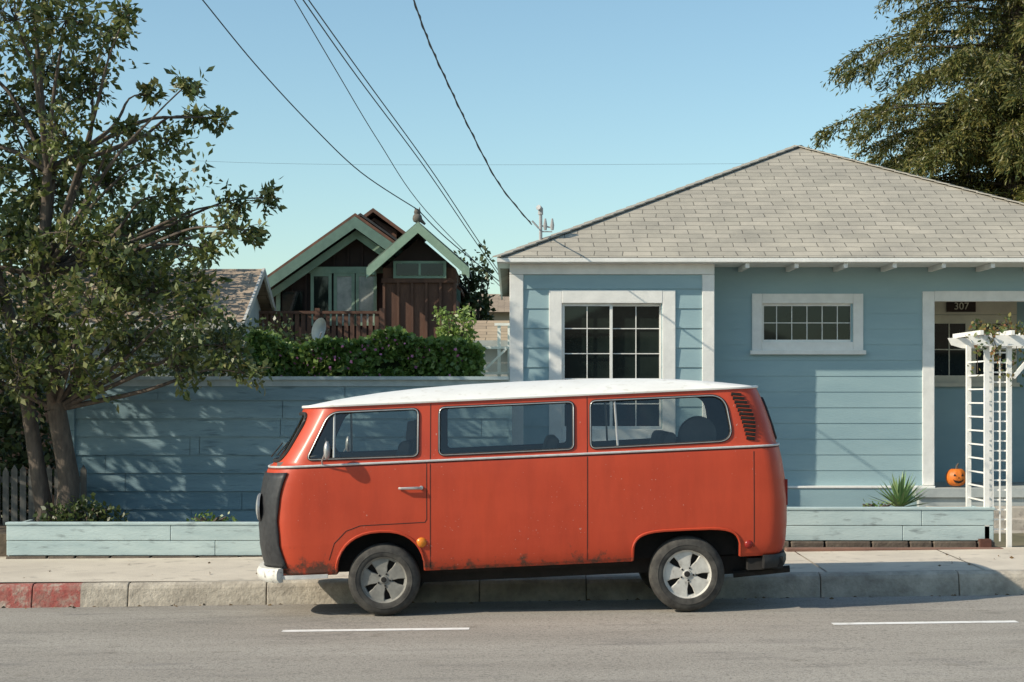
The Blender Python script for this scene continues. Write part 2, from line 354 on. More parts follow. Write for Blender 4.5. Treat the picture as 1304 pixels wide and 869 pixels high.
# interior of porch
b=B(); b.box(5.30,5.505,YR+.11,24.7,.3,3.5); b.box(5.49,9,24.7,24.75,.3,3.5); b.obj('porch_walls',BLUE,hs)
b=B(); b.box(5.49,8.9,YR+.1,24.7,3.30,3.34); b.obj('porch_ceiling',CREAM,hs)
b=B(); b.box(5.20,8.9,YR-.32,24.7,.55,.66); b.box(5.25,8.9,YR-.28,YR-.15,.2,.548); b.obj('porch_floor',M('porch_floor_paint',(.46,.49,.47),(.37,.40,.39),5,.8),hs)
b=B(); 
for k in range(3): b.box(5.32,7.2,YR-.65-.33*k,YR-.325-.33*k if k==0 else YR-.652-.33*(k-1),.1,.55-.13*(k+1)+.02)
b.obj('steps',CONC,hs,None,.01)
b=B(); casing(b,5.72,7.0,2.02,2.98,24.7,.09); b.box(6.32,6.40,24.66,24.72,2.1,2.9); b.box(5.72,7.0,24.66,24.71,2.985,3.2); b.obj('porch_window_frame',CREAM,hs)
b=B(); sash(b,5.81,6.32,2.11,2.89,24.68,2,2,.03,.014); sash(b,6.40,6.91,2.11,2.89,24.68,2,2,.03,.014); b.obj('porch_window_sash',CREAM,hs)
b=B(); b.box(5.8,6.92,24.688,24.695,2.1,2.9); b.obj('porch_window_glass',WINDARK,hs)
b=B(); b.box(7.15,8.0,24.64,24.69,.66,2.75); b.obj('front_door',BROWN,hs)
b=B(); b.box(6.02,6.42,24.62,24.655,3.02,3.17); b.obj('number_plate',DKBROWN,hs)
cu=bpy.data.curves.new('num','FONT'); cu.body='307'; cu.size=.14; cu.extrude=.004; cu.align_x='CENTER'; cu.align_y='CENTER'
to=bpy.data.objects.new('house_number',cu); COL.objects.link(to); cu.materials.append(CREAM); to.rotation_euler=(R(90),0,0); to.location=(6.22,24.612,3.095); to.parent=hs
# service mast
b=B(); mx_,my_=.37,23.0
b.tube([(mx_,my_,3.6),(mx_,my_,4.20)],.022); b.tube([(mx_,my_,4.20),(mx_,my_,4.27),(mx_-.03,my_-.05,4.29)],.035,8)
b.tube([(mx_-.02,my_,4.06),(mx_+.16,my_,4.03)],.010); b.tube([(mx_-.02,my_,3.98),(mx_+.15,my_,3.98)],.008)
for dx in (.06,.15): b.tube([(mx_+dx,my_,4.0),(mx_+dx,my_,4.06),(mx_+dx,my_,4.15)],[.02,.028,.012],8)
b.tube([(mx_-.11,my_,4.12),(mx_-.02,my_,4.02)],.012)
b.obj('service_mast',M('mast_grey',(.42,.42,.42),(.3,.3,.3),8,.6),hs,40)
# ------------------------------------------------------------ blue fence
fe=empty('wood_fence')
siding('fence_boards',-5.16,-.04,21.0,.3,2.02,.215,FENCEBLUE,fe,lap=.02,joints=2)
b=B(); b.box(-5.18,-.04,20.93,21.12,2.045,2.085); b.box(-5.18,-.04,20.975,21.02,1.97,2.044); b.obj('cap_rail',M('fence_cap',(.38,.46,.47),(.28,.35,.36),5,.8),fe)
b=B(); b.box(-5.18,-.04,21.03,21.06,.3,2.0); b.box(-5.26,-5.16,20.96,21.08,.2,2.1); b.box(-.04,.0,20.97,22.6,.3,2.0); b.obj('backing_and_post',FENCEBLUE,fe)
# ------------------------------------------------------------ picket fence far left
pf=empty('picket_fence'); b=B(); x=-7.6
while x<-5.0:
    zt_=random.uniform(-.03,.02); b.prism([(x,.2),(x+.07,.2),(x+.07,1.0+zt_),(x+.035,1.06+zt_),(x,1.0+zt_)],20.6,20.62); x+=.10
b.box(-7.6,-4.95,20.622,20.66,.85,.92); b.obj('pickets',M('weathered_wood',(.16,.155,.14),(.10,.095,.085),5,.9,stretch=(3,3,.5)),pf)
# ------------------------------------------------------------ brown house behind
br=empty('brown_house')
def gable(b,pk,half,drop,y0,y1,t):
    for s in (-1,1):
        x,z=pk; b.prism([(x,z),(x+s*half,z-drop),(x+s*half,z-drop-t),(x,z-t)] ,y0,y1)
def bargeboard(b,pk,half,drop,y,w,t=.06):
    x,z=pk
    for s in (-1,1): b.prism([(x,z),(x+s*half,z-drop),(x+s*half,z-drop-w),(x,z-w)],y,y+t)
b=B(); b.prism([(-4.55,0),(-1.2,0),(-1.2,3.9),(-2.95,5.05),(-4.55,3.95)],34,39); b.obj('main_wall',DKBROWN,br)
b=B(); xx=-4.5
while xx<-2.4:
    zt_=5.0-abs(xx+2.95)*.70; b.box(xx,xx+.04,33.96,34.0,2.6,zt_); xx+=.27
b.obj('main_battens',DKBROWN,br)
b=B(); gable(b,(-2.95,5.30),2.0,1.42,33.45,39.5,.06); b.obj('main_roof',RUST,br)
b=B(); gable(b,(-2.95,5.42),2.06,1.46,34.6,39.6,.05); b.obj('main_roof_panels',DKROOF,br)
b=B(); bargeboard(b,(-2.95,5.23),1.98,1.40,33.38,.22,.06); b.obj('bargeboards',DKSAGE,br)
b=B(); bargeboard(b,(-2.95,5.00),1.66,1.17,33.7,.16,.06); b.obj('inner_bargeboards',SAGE,br)
b=B(); gable(b,(-2.75,5.58),.68,.5,35.2,39,.08); gable(b,(-2.75,5.40),.45,.34,35.4,39,.06); b.obj('upper_roof',RUST,br)
b=B(); b.prism([(-3.2,4.9),(-2.3,4.9),(-2.3,5.15),(-2.75,5.42),(-3.2,5.15)],35.5,38.9); b.obj('upper_wall',BROWN,br)
b=B(); b.prism([(-2.40,0),(-1.04,0),(-1.04,4.22),(-1.72,4.80),(-2.40,4.22)],33.05,35.5)
b.obj('tower_wall',BROWN,br)
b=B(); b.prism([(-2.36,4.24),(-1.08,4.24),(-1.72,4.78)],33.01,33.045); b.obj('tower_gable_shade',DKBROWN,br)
b=B(); xx=-2.40
while xx<-1.02: b.box(xx,xx+.045,33.0,33.05,1.5,4.0); xx+=.262
b.box(-2.42,-1.02,32.99,33.05,3.96,4.04); b.obj('battens',BROWN,br)
b=B(); gable(b,(-1.72,5.06),.92,.80,32.6,36,.05); b.obj('tower_roof',M('weathered_green_roof',(.17,.20,.16),(.11,.12,.10),6,.85),br)
b=B(); bargeboard(b,(-1.72,5.03),.94,.83,32.5,.19,.09); b.box(-2.2,-1.22,32.97,33.03,4.04,4.36)
for s_ in (-1,1): b.box(-1.72+s_*.86-.06,-1.72+s_*.86+.06,32.52,33.0,4.08,4.16)
b.obj('tower_trim',SAGE,br)
b=B(); b.box(-2.14,-1.28,32.95,32.965,4.09,4.31); b.obj('tower_window',WINDARK,br)
b=B(); b.box(-1.73,-1.69,32.93,32.96,4.09,4.31); b.obj('tower_window_bar',SAGE,br)
b=B()
for x0 in (-3.84,-3.40,-2.98): casing(b,x0,x0+.40,3.2,4.2,33.95,.06,False)
b.box(-3.95,-2.45,33.9,33.99,4.2,4.32); b.box(-4.5,-4.42,33.9,33.98,3.2,3.9); b.obj('window_frames',SAGE,br)
b=B()
for x0 in (-3.40,-2.98): b.box(x0+.05,x0+.35,33.93,33.94,3.25,4.15)
b.obj('curtained_windows',M('hazy_glass',(.20,.24,.22),(.45,.46,.42),3,.15,spec=.6),br)
b=B(); b.box(-3.79,-3.49,33.93,33.94,3.25,4.15); b.box(-4.38,-4.0,33.93,33.96,3.3,3.85); b.obj('dark_windows',WINDARK,br)
b=B(); xx=-4.75
while xx<-2.42: b.box(xx,xx+.075,32.5,32.53,2.6,3.36); xx+=.112
b.box(-4.8,-2.38,32.47,32.56,3.36,3.41)
for xx in (-4.8,-3.6,-2.42): b.box(xx,xx+.09,32.45,32.57,2.5,3.46)
b.box(-4.8,-2.4,32.56,34,2.5,2.6); b.obj('balcony_railing',BROWN,br)
# bird figure on the ridge
bs=empty('owl_statue'); b=B(); bx,by,bz=-1.74,32.7,5.04
prof=[(.02,0),(.07,.02),(.09,.07),(.08,.13),(.055,.16),(.065,.20),(.05,.24),(.01,.26)]
nseg=14
for r,zz in prof:
    for j in range(nseg): t=2*math.pi*j/nseg; b.v.append((bx+r*math.cos(t),by+r*math.sin(t),bz+zz))
for k in range(len(prof)-1):
    for j in range(nseg): b.f.append((k*nseg+j,k*nseg+(j+1)%nseg,(k+1)*nseg+(j+1)%nseg,(k+1)*nseg+j))
for s in (-1,1): b.tube([(bx+s*.035,by,bz+.22),(bx+s*.045,by,bz+.29)],[.018,.004],6)
b.tube([(bx,by-.05,bz+.20),(bx,by-.09,bz+.18)],[.014,.003],6); b.tube([(bx+.05,by+.02,bz+.06),(bx+.14,by+.06,bz-.02)],[.04,.02],6)
b.obj('body',M('statue_grey',(.16,.14,.12),(.08,.07,.06),12,.8),bs,50)
# satellite dish
sd=empty('satellite_dish'); b=B(); cx,cy,cz=site(407,420,26)
for k in range(6):
    for j in range(20):
        r=.17*k/5; t=2*math.pi*j/20; b.v.append((cx+r*math.cos(t)*.55+r*math.sin(t)*.2,cy-.10*(r/.17)**2+r*math.cos(t)*.5,cz+r*math.sin(t)))
for k in range(5):
    for j in range(20): b.f.append((k*20+j,k*20+(j+1)%20,(k+1)*20+(j+1)%20,(k+1)*20+j))
b.obj('dish',M('dish_paint',(.7,.68,.64),(.6,.58,.55),6,.6),sd,50); b=B(); b.tube([(cx,cy,cz-.1),(cx+.05,cy+.1,cz-.5),(cx+.05,cy+.1,.1)],.02); b.tube([(cx,cy,cz-.15),(cx+.05,cy-.25,cz-.05)],.01); b.obj('mount',METAL,sd)
# neighbour house left + small roof
nh=empty('neighbour_house')
b=B(); b.box(-9.5,-4.62,29.4,33.4,0,3.15)
i=len(b.v); b.v+=[(-4.62,29.4,3.15),(-4.62,33.4,3.15),(-4.62,31.4,4.0)]; b.f.append((i,i+1,i+2)); b.obj('walls',M('pale_wall',(.42,.46,.46),(.36,.4,.4),3,.8),nh)
uvface('roof',[[(-9.8,29.0,3.06),(-4.4,29.0,3.06),(-4.4,31.4,4.1),(-9.8,31.4,4.1)],[(-4.4,33.8,3.06),(-9.8,33.8,3.06),(-9.8,31.4,4.1),(-4.4,31.4,4.1)]],TANROOF,nh)
b=B(); b.beam((-4.38,28.98,3.0),(-4.38,31.4,4.06),.04,.12); b.beam((-4.38,33.8,3.0),(-4.38,31.4,4.06),.04,.12); b.box(-9.8,-4.4,28.96,28.99,2.94,3.05); b.obj('fascia',M('aged_white',(.55,.54,.5),(.42,.41,.38),5,.8),nh)
sh=empty('garden_shed'); b=B(); b.box(-.78,1.0,27.2,29,0,2.72); b.obj('walls',M('grey_stucco',(.35,.34,.32),(.3,.29,.27),3,.85),sh)
uvface('roof',[[(-.88,27.0,2.70),(1.2,27.0,2.70),(1.2,28.1,3.05),(-.88,28.1,3.05)]],TANROOF,sh)
b=B(); b.box(-.88,1.2,26.97,26.995,2.6,2.70); b.obj('fascia',M('grey_fascia',(.4,.4,.38),(.3,.3,.28),5,.8),sh)
fh=empty('distant_house'); b=B(); b.box(-1.2,4,50,56,0,4.3); b.obj('walls',M('far_wall',(.4,.38,.33),(.34,.32,.28),3,.85),fh)
uvface('roof',[[(-1.5,49.5,4.2),(4.4,49.5,4.2),(4.4,53,4.9),(-1,53,4.9)]],TANROOF,fh)
wr_=empty('deck_railing'); b=B()
for xx in (-.42,-.20,-.06): b.box(xx,xx+.045,24.4,24.445,.3,2.85 if xx>-.3 else 2.55)
for zz in (2.15,2.50,2.82): b.box(-.46 if zz<2.6 else -.24,-.02,24.38,24.398,zz,zz+.035)
b.beam((-.44,24.37,2.15),(-.08,24.37,2.5),.03,.03)
b.obj('rails',WHITE,wr_)
# ------------------------------------------------------------ houses on the near side of the street (behind the viewer, seen in reflections)
for k,(xc,wd,ht,cc) in enumerate([(-22,9,3.6,(.45,.4,.3)),(-8,9,3.4,(.3,.32,.3)),(5,8,3.8,(.5,.45,.4)),(17,9,3.4,(.25,.3,.36)),(30,10,3.8,(.45,.42,.36))]):
    e=empty('opposite_house'); b=B(); b.box(xc-wd/2,xc+wd/2,-22,-14,-.3,ht); b.obj('walls',M('opp_wall',cc,None,3,.85),e)
    z=ht; cc_=[(xc-wd/2-.4,-22.4,z),(xc+wd/2+.4,-22.4,z),(xc+wd/2+.4,-13.6,z),(xc-wd/2-.4,-13.6,z)]; A2=(xc,-18,z+2.0)
    uvface('roof',[[cc_[0],cc_[1],A2],[cc_[1],cc_[2],A2],[cc_[2],cc_[3],A2],[cc_[3],cc_[0],A2]],TANROOF,e)
    b=B()
    for q in (-.3,.3): b.box(xc+q*wd-.6,xc+q*wd+.6,-13.99,-13.96,1.1,2.3)
    b.obj('windows',WINDARK,e); b=B(); b.box(xc-.45,xc+.45,-13.99,-13.95,0,2.1); b.obj('door',BROWN,e)
# ------------------------------------------------------------ wires
WIRE=M('wire_black',(.05,.06,.075),(.07,.08,.09),3,.6)
pl=empty('power_line')
def spl(pts,n=8):
    P=[Vector(p) for p in pts]; out=[]
    for i in range(len(P)-1):
        p0=P[max(i-1,0)];p1=P[i];p2=P[i+1];p3=P[min(i+2,len(P)-1)]
        for k in range(n):
            t=k/n; out.append(.5*((2*p1)+(-p0+p2)*t+(2*p0-5*p1+4*p2-p3)*t*t+(-p0+3*p1-3*p2+p3)*t**3))
    out.append(P[-1]); return out
def wire(name,pts,r):
    b=B(); b.tube(spl([site(*p) for p in pts]),r,5); b.obj(name,WIRE,pl)
wire('cable_1',[(200,-72,25),(258,0,26),(325,82,27.5),(395,158,29.2),(460,220,31),(533,268,32.7)],.010)
wire('cable_2',[(345,-50,24),(375,0,25),(428,90,28),(482,180,32),(542,268,36),(640,368,44)],.008)
wire('cable_3',[(352,-50,24),(386,0,25),(455,98,29),(540,212,34),(600,300,39),(646,366,44)],.010)
wire('cable_4',[(358,-50,24.2),(393,0,25.2),(463,98,29.2),(548,215,34.2),(606,302,39.2),(650,368,44)],.010)
wire('cable_5',[(505,-75,14.5),(527,0,16),(547,55,17),(573,112,18.2),(600,168,19.5),(636,235,21.2),(677,286,23)],.008)
base_=spl([site(*p) for p in [(505,-75,14.5),(527,0,16),(547,55,17),(573,112,18.2),(600,168,19.5),(636,235,21.2),(677,286,23)]],40)
b=B(); b.tube([p_+Vector((math.cos(i*.35),0,math.sin(i*.35)))*.010 for i,p_ in enumerate(base_)],.0045,4); b.obj('cable_6',WIRE,pl)
wire('cable_7',[(533,268,32.7),(570,305,33.5),(640,362,36)],.010)
wire('cable_8',[(0,188,90),(300,207,90),(700,210,90),(1400,205,90)],.006)
# ------------------------------------------------------------ VAN
van=empty('parked_van')
LV=np.array([
[.39,.80,-2.10,2.33],[.42,.825,-2.14,2.355],[.50,.845,-2.17,2.375],[.65,.857,-2.20,2.385],[.85,.866,-2.21,2.385],[1.05,.870,-2.20,2.365],
[1.20,.870,-2.175,2.34],[1.29,.867,-2.15,2.318],[1.318,.864,-2.135,2.31],[1.338,.849,-2.105,2.295],[1.36,.845,-2.09,2.288],
[1.50,.825,-2.005,2.25],[1.65,.802,-1.92,2.20],[1.76,.785,-1.862,2.155],[1.80,.779,-1.842,2.135],[1.828,.776,-1.83,2.12]])
NF,NRr=2.6,3.6; RXF,RXR=.42,.30
def lvl(z,ins=0): 
    w=np.interp(z,LV[:,0],LV[:,1])-ins; xf=np.interp(z,LV[:,0],LV[:,2])+ins; xr=np.interp(z,LV[:,0],LV[:,3])-ins; return w,xf,xr
def ring(z,ins=0,nf=16,ns=64,nr=14):
    w,xf,xr=lvl(z,ins); h=[]
    for i in range(nf+1):
        t=math.pi/2*i/nf; h.append((xf+RXF*(1-max(math.cos(t),0)**(2/NF)),-w*math.sin(t)**(2/NF)))
    for i in range(1,ns): h.append((xf+RXF+(xr-RXR-xf-RXF)*i/ns,-w))
    for i in range(nr,-1,-1):
        t=math.pi/2*i/nr; h.append((xr-RXR*(1-max(math.cos(t),0)**(2/NRr)),-w*max(math.sin(t),0)**(2/NRr)))
    return h+[(x,-y) for x,y in h[-2:0:-1]]
def halfw(x,z,ins=0):
    w,xf,xr=lvl(z,ins)
    if x<xf+RXF: t=min((xf+RXF-x)/RXF,.9999); return w*(1-t**NF)**(1/NF)
    if x>xr-RXR: t=min((x-xr+RXR)/RXR,.9999); return w*(1-t**NRr)**(1/NRr)
    return w
def body(name,ins,z0,mats,idx):
    v=[];f=[]; zs=sorted(set([z0]+[z for z in np.concatenate([LV[:,0],np.arange(.58,1.8,.075)]) if z>z0+.01]))
    rings=[[(x,y,z) for x,y in ring(z,ins)] for z in zs]
    top=rings[-1]; cx=.14
    for r in (.985,.96,.92,.86,.78,.66,.5,.3,.12):
        rings.append([(cx+(x-cx)*r,y*r,1.828-ins*.8+.135*(1-r**2.7)) for x,y,_ in top])
    if ins: rings=rings[:len(zs)-1]+rings[len(zs):]
    n=len(rings[0])
    for rg in rings: v+=rg
    for k in range(len(rings)-1):
        for j in range(n): f.append((k*n+j,(k+1)*n+j,(k+1)*n+(j+1)%n,k*n+(j+1)%n))
    f.append(tuple(range(n))); c=len(v); v.append((cx,0,1.828-ins*.8+.136)); k=(len(rings)-1)*n
    for j in range(n): f.append((k+j,c,k+(j+1)%n))
    me=bpy.data.meshes.new(name); me.from_pydata(v,[],f); me.update()
    bm=bmesh.new(); bm.from_mesh(me); bmesh.ops.recalc_face_normals(bm,faces=bm.faces)
    for fc in bm.faces: fc.material_index= (1 if (idx==0 and fc.calc_center_median().z>1.825) else idx)
    bm.to_mesh(me); bm.free()
    return mkobj(name,me,mats)
# paint
m,n,l,p=nt('faded_red_paint'); tc=n.new('ShaderNodeTexCoord'); ob=tc.outputs['Object']
base=ramp(noise(ob,1.3,8,.65).outputs['Fac'],.3,(.52,.064,.024),.7,(.44,.050,.020))
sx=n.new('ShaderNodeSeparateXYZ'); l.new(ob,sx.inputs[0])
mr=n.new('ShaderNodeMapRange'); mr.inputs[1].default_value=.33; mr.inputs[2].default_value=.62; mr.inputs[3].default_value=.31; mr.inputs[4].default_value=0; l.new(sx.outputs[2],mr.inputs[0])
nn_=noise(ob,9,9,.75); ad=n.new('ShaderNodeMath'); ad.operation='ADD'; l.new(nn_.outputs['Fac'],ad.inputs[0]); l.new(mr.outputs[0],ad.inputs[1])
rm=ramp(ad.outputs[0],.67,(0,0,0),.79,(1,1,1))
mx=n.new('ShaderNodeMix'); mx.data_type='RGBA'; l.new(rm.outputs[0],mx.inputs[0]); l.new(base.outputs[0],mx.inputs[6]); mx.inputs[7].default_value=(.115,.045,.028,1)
sp=ramp(noise(ob,46,3,.5).outputs['Fac'],.68,(0,0,0),.71,(1,1,1))
sp2=ramp(noise(ob,2.6,3,.5).outputs['Fac'],.50,(0,0,0),.60,(1,1,1)); mu=n.new('ShaderNodeMath'); mu.operation='MULTIPLY'; l.new(sp.outputs[0],mu.inputs[0]); l.new(sp2.outputs[0],mu.inputs[1])
mx2=n.new('ShaderNodeMix'); mx2.data_type='RGBA'; l.new(mu.outputs[0],mx2.inputs[0]); l.new(mx.outputs[2],mx2.inputs[6]); mx2.inputs[7].default_value=(.50,.26,.21,1)
mpg=n.new('ShaderNodeMapping'); mpg.inputs['Scale'].default_value=(7,7,1.2); l.new(ob,mpg.inputs[0])
gr=ramp(noise(mpg.outputs[0],1.6,6,.6).outputs['Fac'],.35,(.90,.90,.90),.6,(1,1,1))
l.new(mul(mx2.outputs[2],gr.outputs[0]),p.inputs['Base Color'])
rr=ramp(noise(ob,3,7,.7).outputs['Fac'],.3,(.38,.38,.38),.7,(.56,.56,.56)); l.new(rr.outputs[0],p.inputs['Roughness'])
bp=n.new('ShaderNodeBump'); bp.inputs['Strength'].default_value=.07; bp.inputs['Distance'].default_value=.03; l.new(noise(ob,2.6,2).outputs['Fac'],bp.inputs['Height']); l.new(bp.outputs[0],p.inputs['Normal'])
p.inputs['Coat Weight'].default_value=.12; p.inputs['Coat Roughness'].default_value=.2; p.inputs['Specular IOR Level'].default_value=.35
RED=m
VWHITE=M('van_roof_paint',(.84,.82,.77),(.76,.74,.69),3,.4,c3=(.68,.65,.58),s3=14)
UNDER=M('underbody_black',(.014,.013,.012),(.025,.022,.02),9,.9)
INTER=M('interior_vinyl',(.28,.26,.23),(.20,.185,.165),4,.7)
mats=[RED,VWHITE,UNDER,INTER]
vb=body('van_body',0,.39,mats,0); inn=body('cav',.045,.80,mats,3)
def rpoly(pts,rad,n=6):
    """round the corners of a polygon (x,z) with per-corner radii"""
    out=[]; N=len(pts)
    if not hasattr(rad,'__len__'): rad=[rad]*N
    for i in range(N):
        p=Vector(pts[i]);a=Vector(pts[i-1]);c=Vector(pts[(i+1)%N]); r=rad[i]
        d1=(a-p).normalized();d2=(c-p).normalized()
        for k in range(n+1):
            t=k/n; q0=p+d1*r; q1=p+d2*r; out.append(tuple((1-t)**2*q0+2*t*(1-t)*p+t*t*q1))
    return out
WINS=[rpoly([(-1.735,1.375),(-.795,1.365),(-.795,1.765),(-1.55,1.765)],[.05,.05,.05,.09]),
      rpoly([(-.615,1.365),(.52,1.365),(.52,1.765),(-.615,1.765)],.05),
      rpoly([(.665,1.365),(1.87,1.375),(1.80,1.765),(.665,1.765)],[.05,.13,.13,.05],8)]
def se_arch(cx,hw,zt,zb,nn,k=18):
    P=[]
    for i in range(k+1):
        t=math.pi*i/k; cc,ss=math.cos(t),math.sin(t)
        P.append((cx+hw*math.copysign(abs(cc)**(2/nn),cc),.40+(zt-.40)*abs(ss)**(2/nn)))
    return [(cx+hw+.005,zb)]+P+[(cx-hw-.005,zb)]
ARCH=[se_arch(-1.11,.375,.745,.2,2.3),se_arch(1.475,.455,.645,.2,4.2)]
cut=B(); fi=[]
for w_ in WINS:
    for s in (-1,1): cut.prism(w_,s*.70,s*1.05)
def xprism(b,poly,x0,x1):
    i=len(b.v); n_=len(poly); b.v+=[(x0,a,c_) for a,c_ in poly]+[(x1,a,c_) for a,c_ in poly]
    b.f+=[tuple(range(i,i+n_)),tuple(range(i+2*n_-1,i+n_-1,-1))]
    for k in range(n_): k2=(k+1)%n_; b.f.append((i+k,i+n_+k,i+n_+k2,i+k2))
xprism(cut,rpoly([(-.69,1.37),(.69,1.37),(.65,1.765),(-.65,1.765)],.10),-2.6,-1.60)
xprism(cut,rpoly([(-.58,1.37),(.58,1.37),(.54,1.72),(-.54,1.72)],.10),2.0,2.7)
k2_=len(cut.f)
for a_ in ARCH:
    for s in (-1,1): cut.prism(a_,s*.58,s*1.05)
me=bpy.data.meshes.new('cut'); me.from_pydata(cut.v,[],cut.f); me.update()
for pol in me.polygons: pol.material_index=2 if pol.index>=k2_ else 0
bm=bmesh.new(); bm.from_mesh(me); bmesh.ops.recalc_face_normals(bm,faces=bm.faces); bm.to_mesh(me); bm.free()
co=mkobj('cut',me,mats)
for c_ in (inn,co):
    md=vb.modifiers.new('b','BOOLEAN'); md.operation='DIFFERENCE'; md.solver='EXACT'; md.object=c_
dg=bpy.context.evaluated_depsgraph_get(); dg.update()
nm=bpy.data.meshes.new_from_object(vb.evaluated_get(dg)); vb.modifiers.clear(); vb.data=nm
for o in (inn,co): bpy.data.objects.remove(o)
smooth(nm,32); wn=vb.modifiers.new('wn','WEIGHTED_NORMAL'); wn.keep_sharp=True
vparts=[vb]
def vp(b,name,mat,sm=40,bev=0):
    o=b.obj(name,mat,None,sm,bev); vparts.append(o); return o
def onside(x,z,s,out=0): return (x,s*(halfw(x,z)+out),z)
VGL=glassmat('van_glass'); b=B(); bs_=B(); gb=B()
for w_ in WINS:
    for s in (-1,1):
        b.tube([onside(x,z,s,.003) for x,z in w_],.012,6,True)
        bs_.tube([onside(x,z,s,.012) for x,z in w_],.0045,5,True)
        gb.quad(*[onside(x,z,s,-.018) for x,z in w_])
vp(b,'window_seals',BLACK); vp(bs_,'window_bright_trim',METAL); 
for (sgn) in (0,1):
    N=24; rows=8; i0=len(gb.v)
    for r_ in range(rows+1):
        z=1.35+(.42 if sgn==0 else .38)*r_/rows; w,xf,xr=lvl(z,.018)
        for k in range(N+1):
            t=(k/N*2-1)*R(66 if sgn==0 else 60); c_,s_=math.cos(t),math.sin(abs(t))
            if sgn==0: gb.v.append((xf+RXF*(1-c_**(2/NF)),math.copysign(w*s_**(2/NF),t),z))
            else: gb.v.append((xr-RXR*(1-c_**(2/NRr)),math.copysign(w*s_**(2/NRr),t),z))
    for r_ in range(rows):
        for k in range(N): gb.f.append((i0+r_*(N+1)+k,i0+r_*(N+1)+k+1,i0+(r_+1)*(N+1)+k+1,i0+(r_+1)*(N+1)+k))
vp(gb,'glass',VGL)
b=B()
def xfront(y,z,out=0):
    w,xf,xr=lvl(z,-out); t=min(abs(y)/w,.999); return xf+RXF*(1-(1-t**NF)**(1/NF))
def xrear(y,z,out=0):
    w,xf,xr=lvl(z,-out); t=min(abs(y)/w,.999); return xr-RXR*(1-(1-t**NRr)**(1/NRr))
wp=rpoly([(-.69,1.37),(.69,1.37),(.65,1.765),(-.65,1.765)],.10,8); wp2=[]
for i in range(len(wp)):
    a_=Vector(wp[i]);c_=Vector(wp[(i+1)%len(wp)]); k=max(1,int((c_-a_).length/.08))
    wp2+=[tuple(a_.lerp(c_,j/k)) for j in range(k)]
b.tube([(xfront(y,z,.004),y,z) for y,z in wp2],.017,6,True)
b.tube([(xrear(y,z,.004),y,z) for y,z in rpoly([(-.58,1.37),(.58,1.37),(.54,1.72),(-.54,1.72)],.10,8)],.014,6,True)
vp(b,'screen_seals',BLACK)
b=B()
for s in (-1,1):
    b.tube([onside(-1.505,1.372,s,-.006),onside(-1.505,1.762,s,-.006)],.011,6)
    b.tube([onside(.895,1.372,s,-.006),onside(.87,1.762,s,-.006)],.010,6)
vp(b,'vent_window_bars',METAL)
def ringpath(z,out,filt=lambda x,y:True,ns=30):
    return [(x,y,z) for x,y in ring(z,-out,12,ns,10) if filt(x,y)]
b=B(); b.tube(ringpath(1.822,.010),.0125,6,True); vp(b,'rain_gutter',VWHITE)
b=B(); b.tube(ringpath(1.322,.008),.0095,6,True); vp(b,'belt_trim',BRIGHT)
b=B(); b.tube(ringpath(1.306,.002),.003,5,True)
for s in (-1,1):
    for path in ([(-.69,.42),(-.69,1.80)],[(.636,.42),(.636,1.80)],[(-.72,1.30),(-.72,.83),(-.735,.805),(-1.28,.80),(-1.40,.76),(-1.50,.66),(-1.545,.52)],[(2.04,1.28),(2.045,.47)]):
        pts=[]
        for (xa,za),(xb,zb) in zip(path[:-1],path[1:]):
            k=max(2,int(math.hypot(xb-xa,zb-za)/.05)); pts+=[onside(xa+(xb-xa)*j/k,za+(zb-za)*j/k,s,-.0005) for j in range(k)]
        pts.append(onside(*path[-1],s,-.0005)); b.tube(pts,.0035,5)
vp(b,'panel_gaps',UNDER)
b=B()
for a_ in ARCH:
    for s in (-1,1): b.tube([onside(x,max(z,.40),s,.004) for x,z in a_[1:-1]],.012,6)
vp(b,'arch_lips',RED)
# louvres
b=B(); b2=B()
for s in (-1,1):
    for k in range(12):
        t=k/11; z=1.765-.375*t; xc=1.90+.115*t+.03*math.sin(math.pi*t); L=.035+.024*math.sin(math.pi*min(1,t*.9+.1))
        pts=[onside(xc-L,z+.006,s,.004),onside(xc,z,s,.006),onside(xc+L,z-.006,s,.004)]; b.tube(pts,.0155,6)
        b2.tube([(p_[0],p_[1]+s*.012,p_[2]+.017) for p_ in pts],.0028,5)
vp(b,'engine_louvres',UNDER); vp(b2,'louvre_fins',RED)
# nose cover
b=B(); N=36; rows=16
for r_ in range(rows+1):
    z=.46+.815*r_/rows; w,xf,xr=lvl(z,-.014)
    for k in range(N+1):
        t=(k/N*2-1)*R(74-4*math.sin(math.pi*r_/rows)); c_,s_=math.cos(t),math.sin(abs(t)); wob=.004*math.sin(k*2.1+r_*1.3)
        b.v.append((xf+RXF*(1-c_**(2/NF))+wob,math.copysign(w*s_**(2/NF),t),z))
for r_ in range(rows):
    for k in range(N): b.f.append((r_*(N+1)+k,r_*(N+1)+k+1,(r_+1)*(N+1)+k+1,(r_+1)*(N+1)+k))
o=vp(b,'nose_cover',M('black_vinyl',(.022,.022,.024),(.04,.04,.042),20,.5,bump=.3,bscale=9)); sm_=o.modifiers.new('s','SOLIDIFY'); sm_.thickness=.012
b=B(); b2=B()
for s in (-1,1):
    z=.98; y=s*.56; x=xfront(y,z)
    for nm_,bb,pr in (('r',b,[(.115,.0),(.12,-.018),(.105,-.028)]),('l',b2,[(.105,-.024),(.07,-.038),(.03,-.044),(.002,-.046)])):
        i0=len(bb.v)
        for j in range(24):
            t=2*math.pi*j/24
            for r_,d_ in pr: bb.v.append((x+d_-.012,y+r_*math.cos(t),z+r_*math.sin(t)))
        m_=len(pr)
        for j in range(24):
            for k in range(m_-1): bb.f.append((i0+j*m_+k,i0+((j+1)%24)*m_+k,i0+((j+1)%24)*m_+k+1,i0+j*m_+k+1))
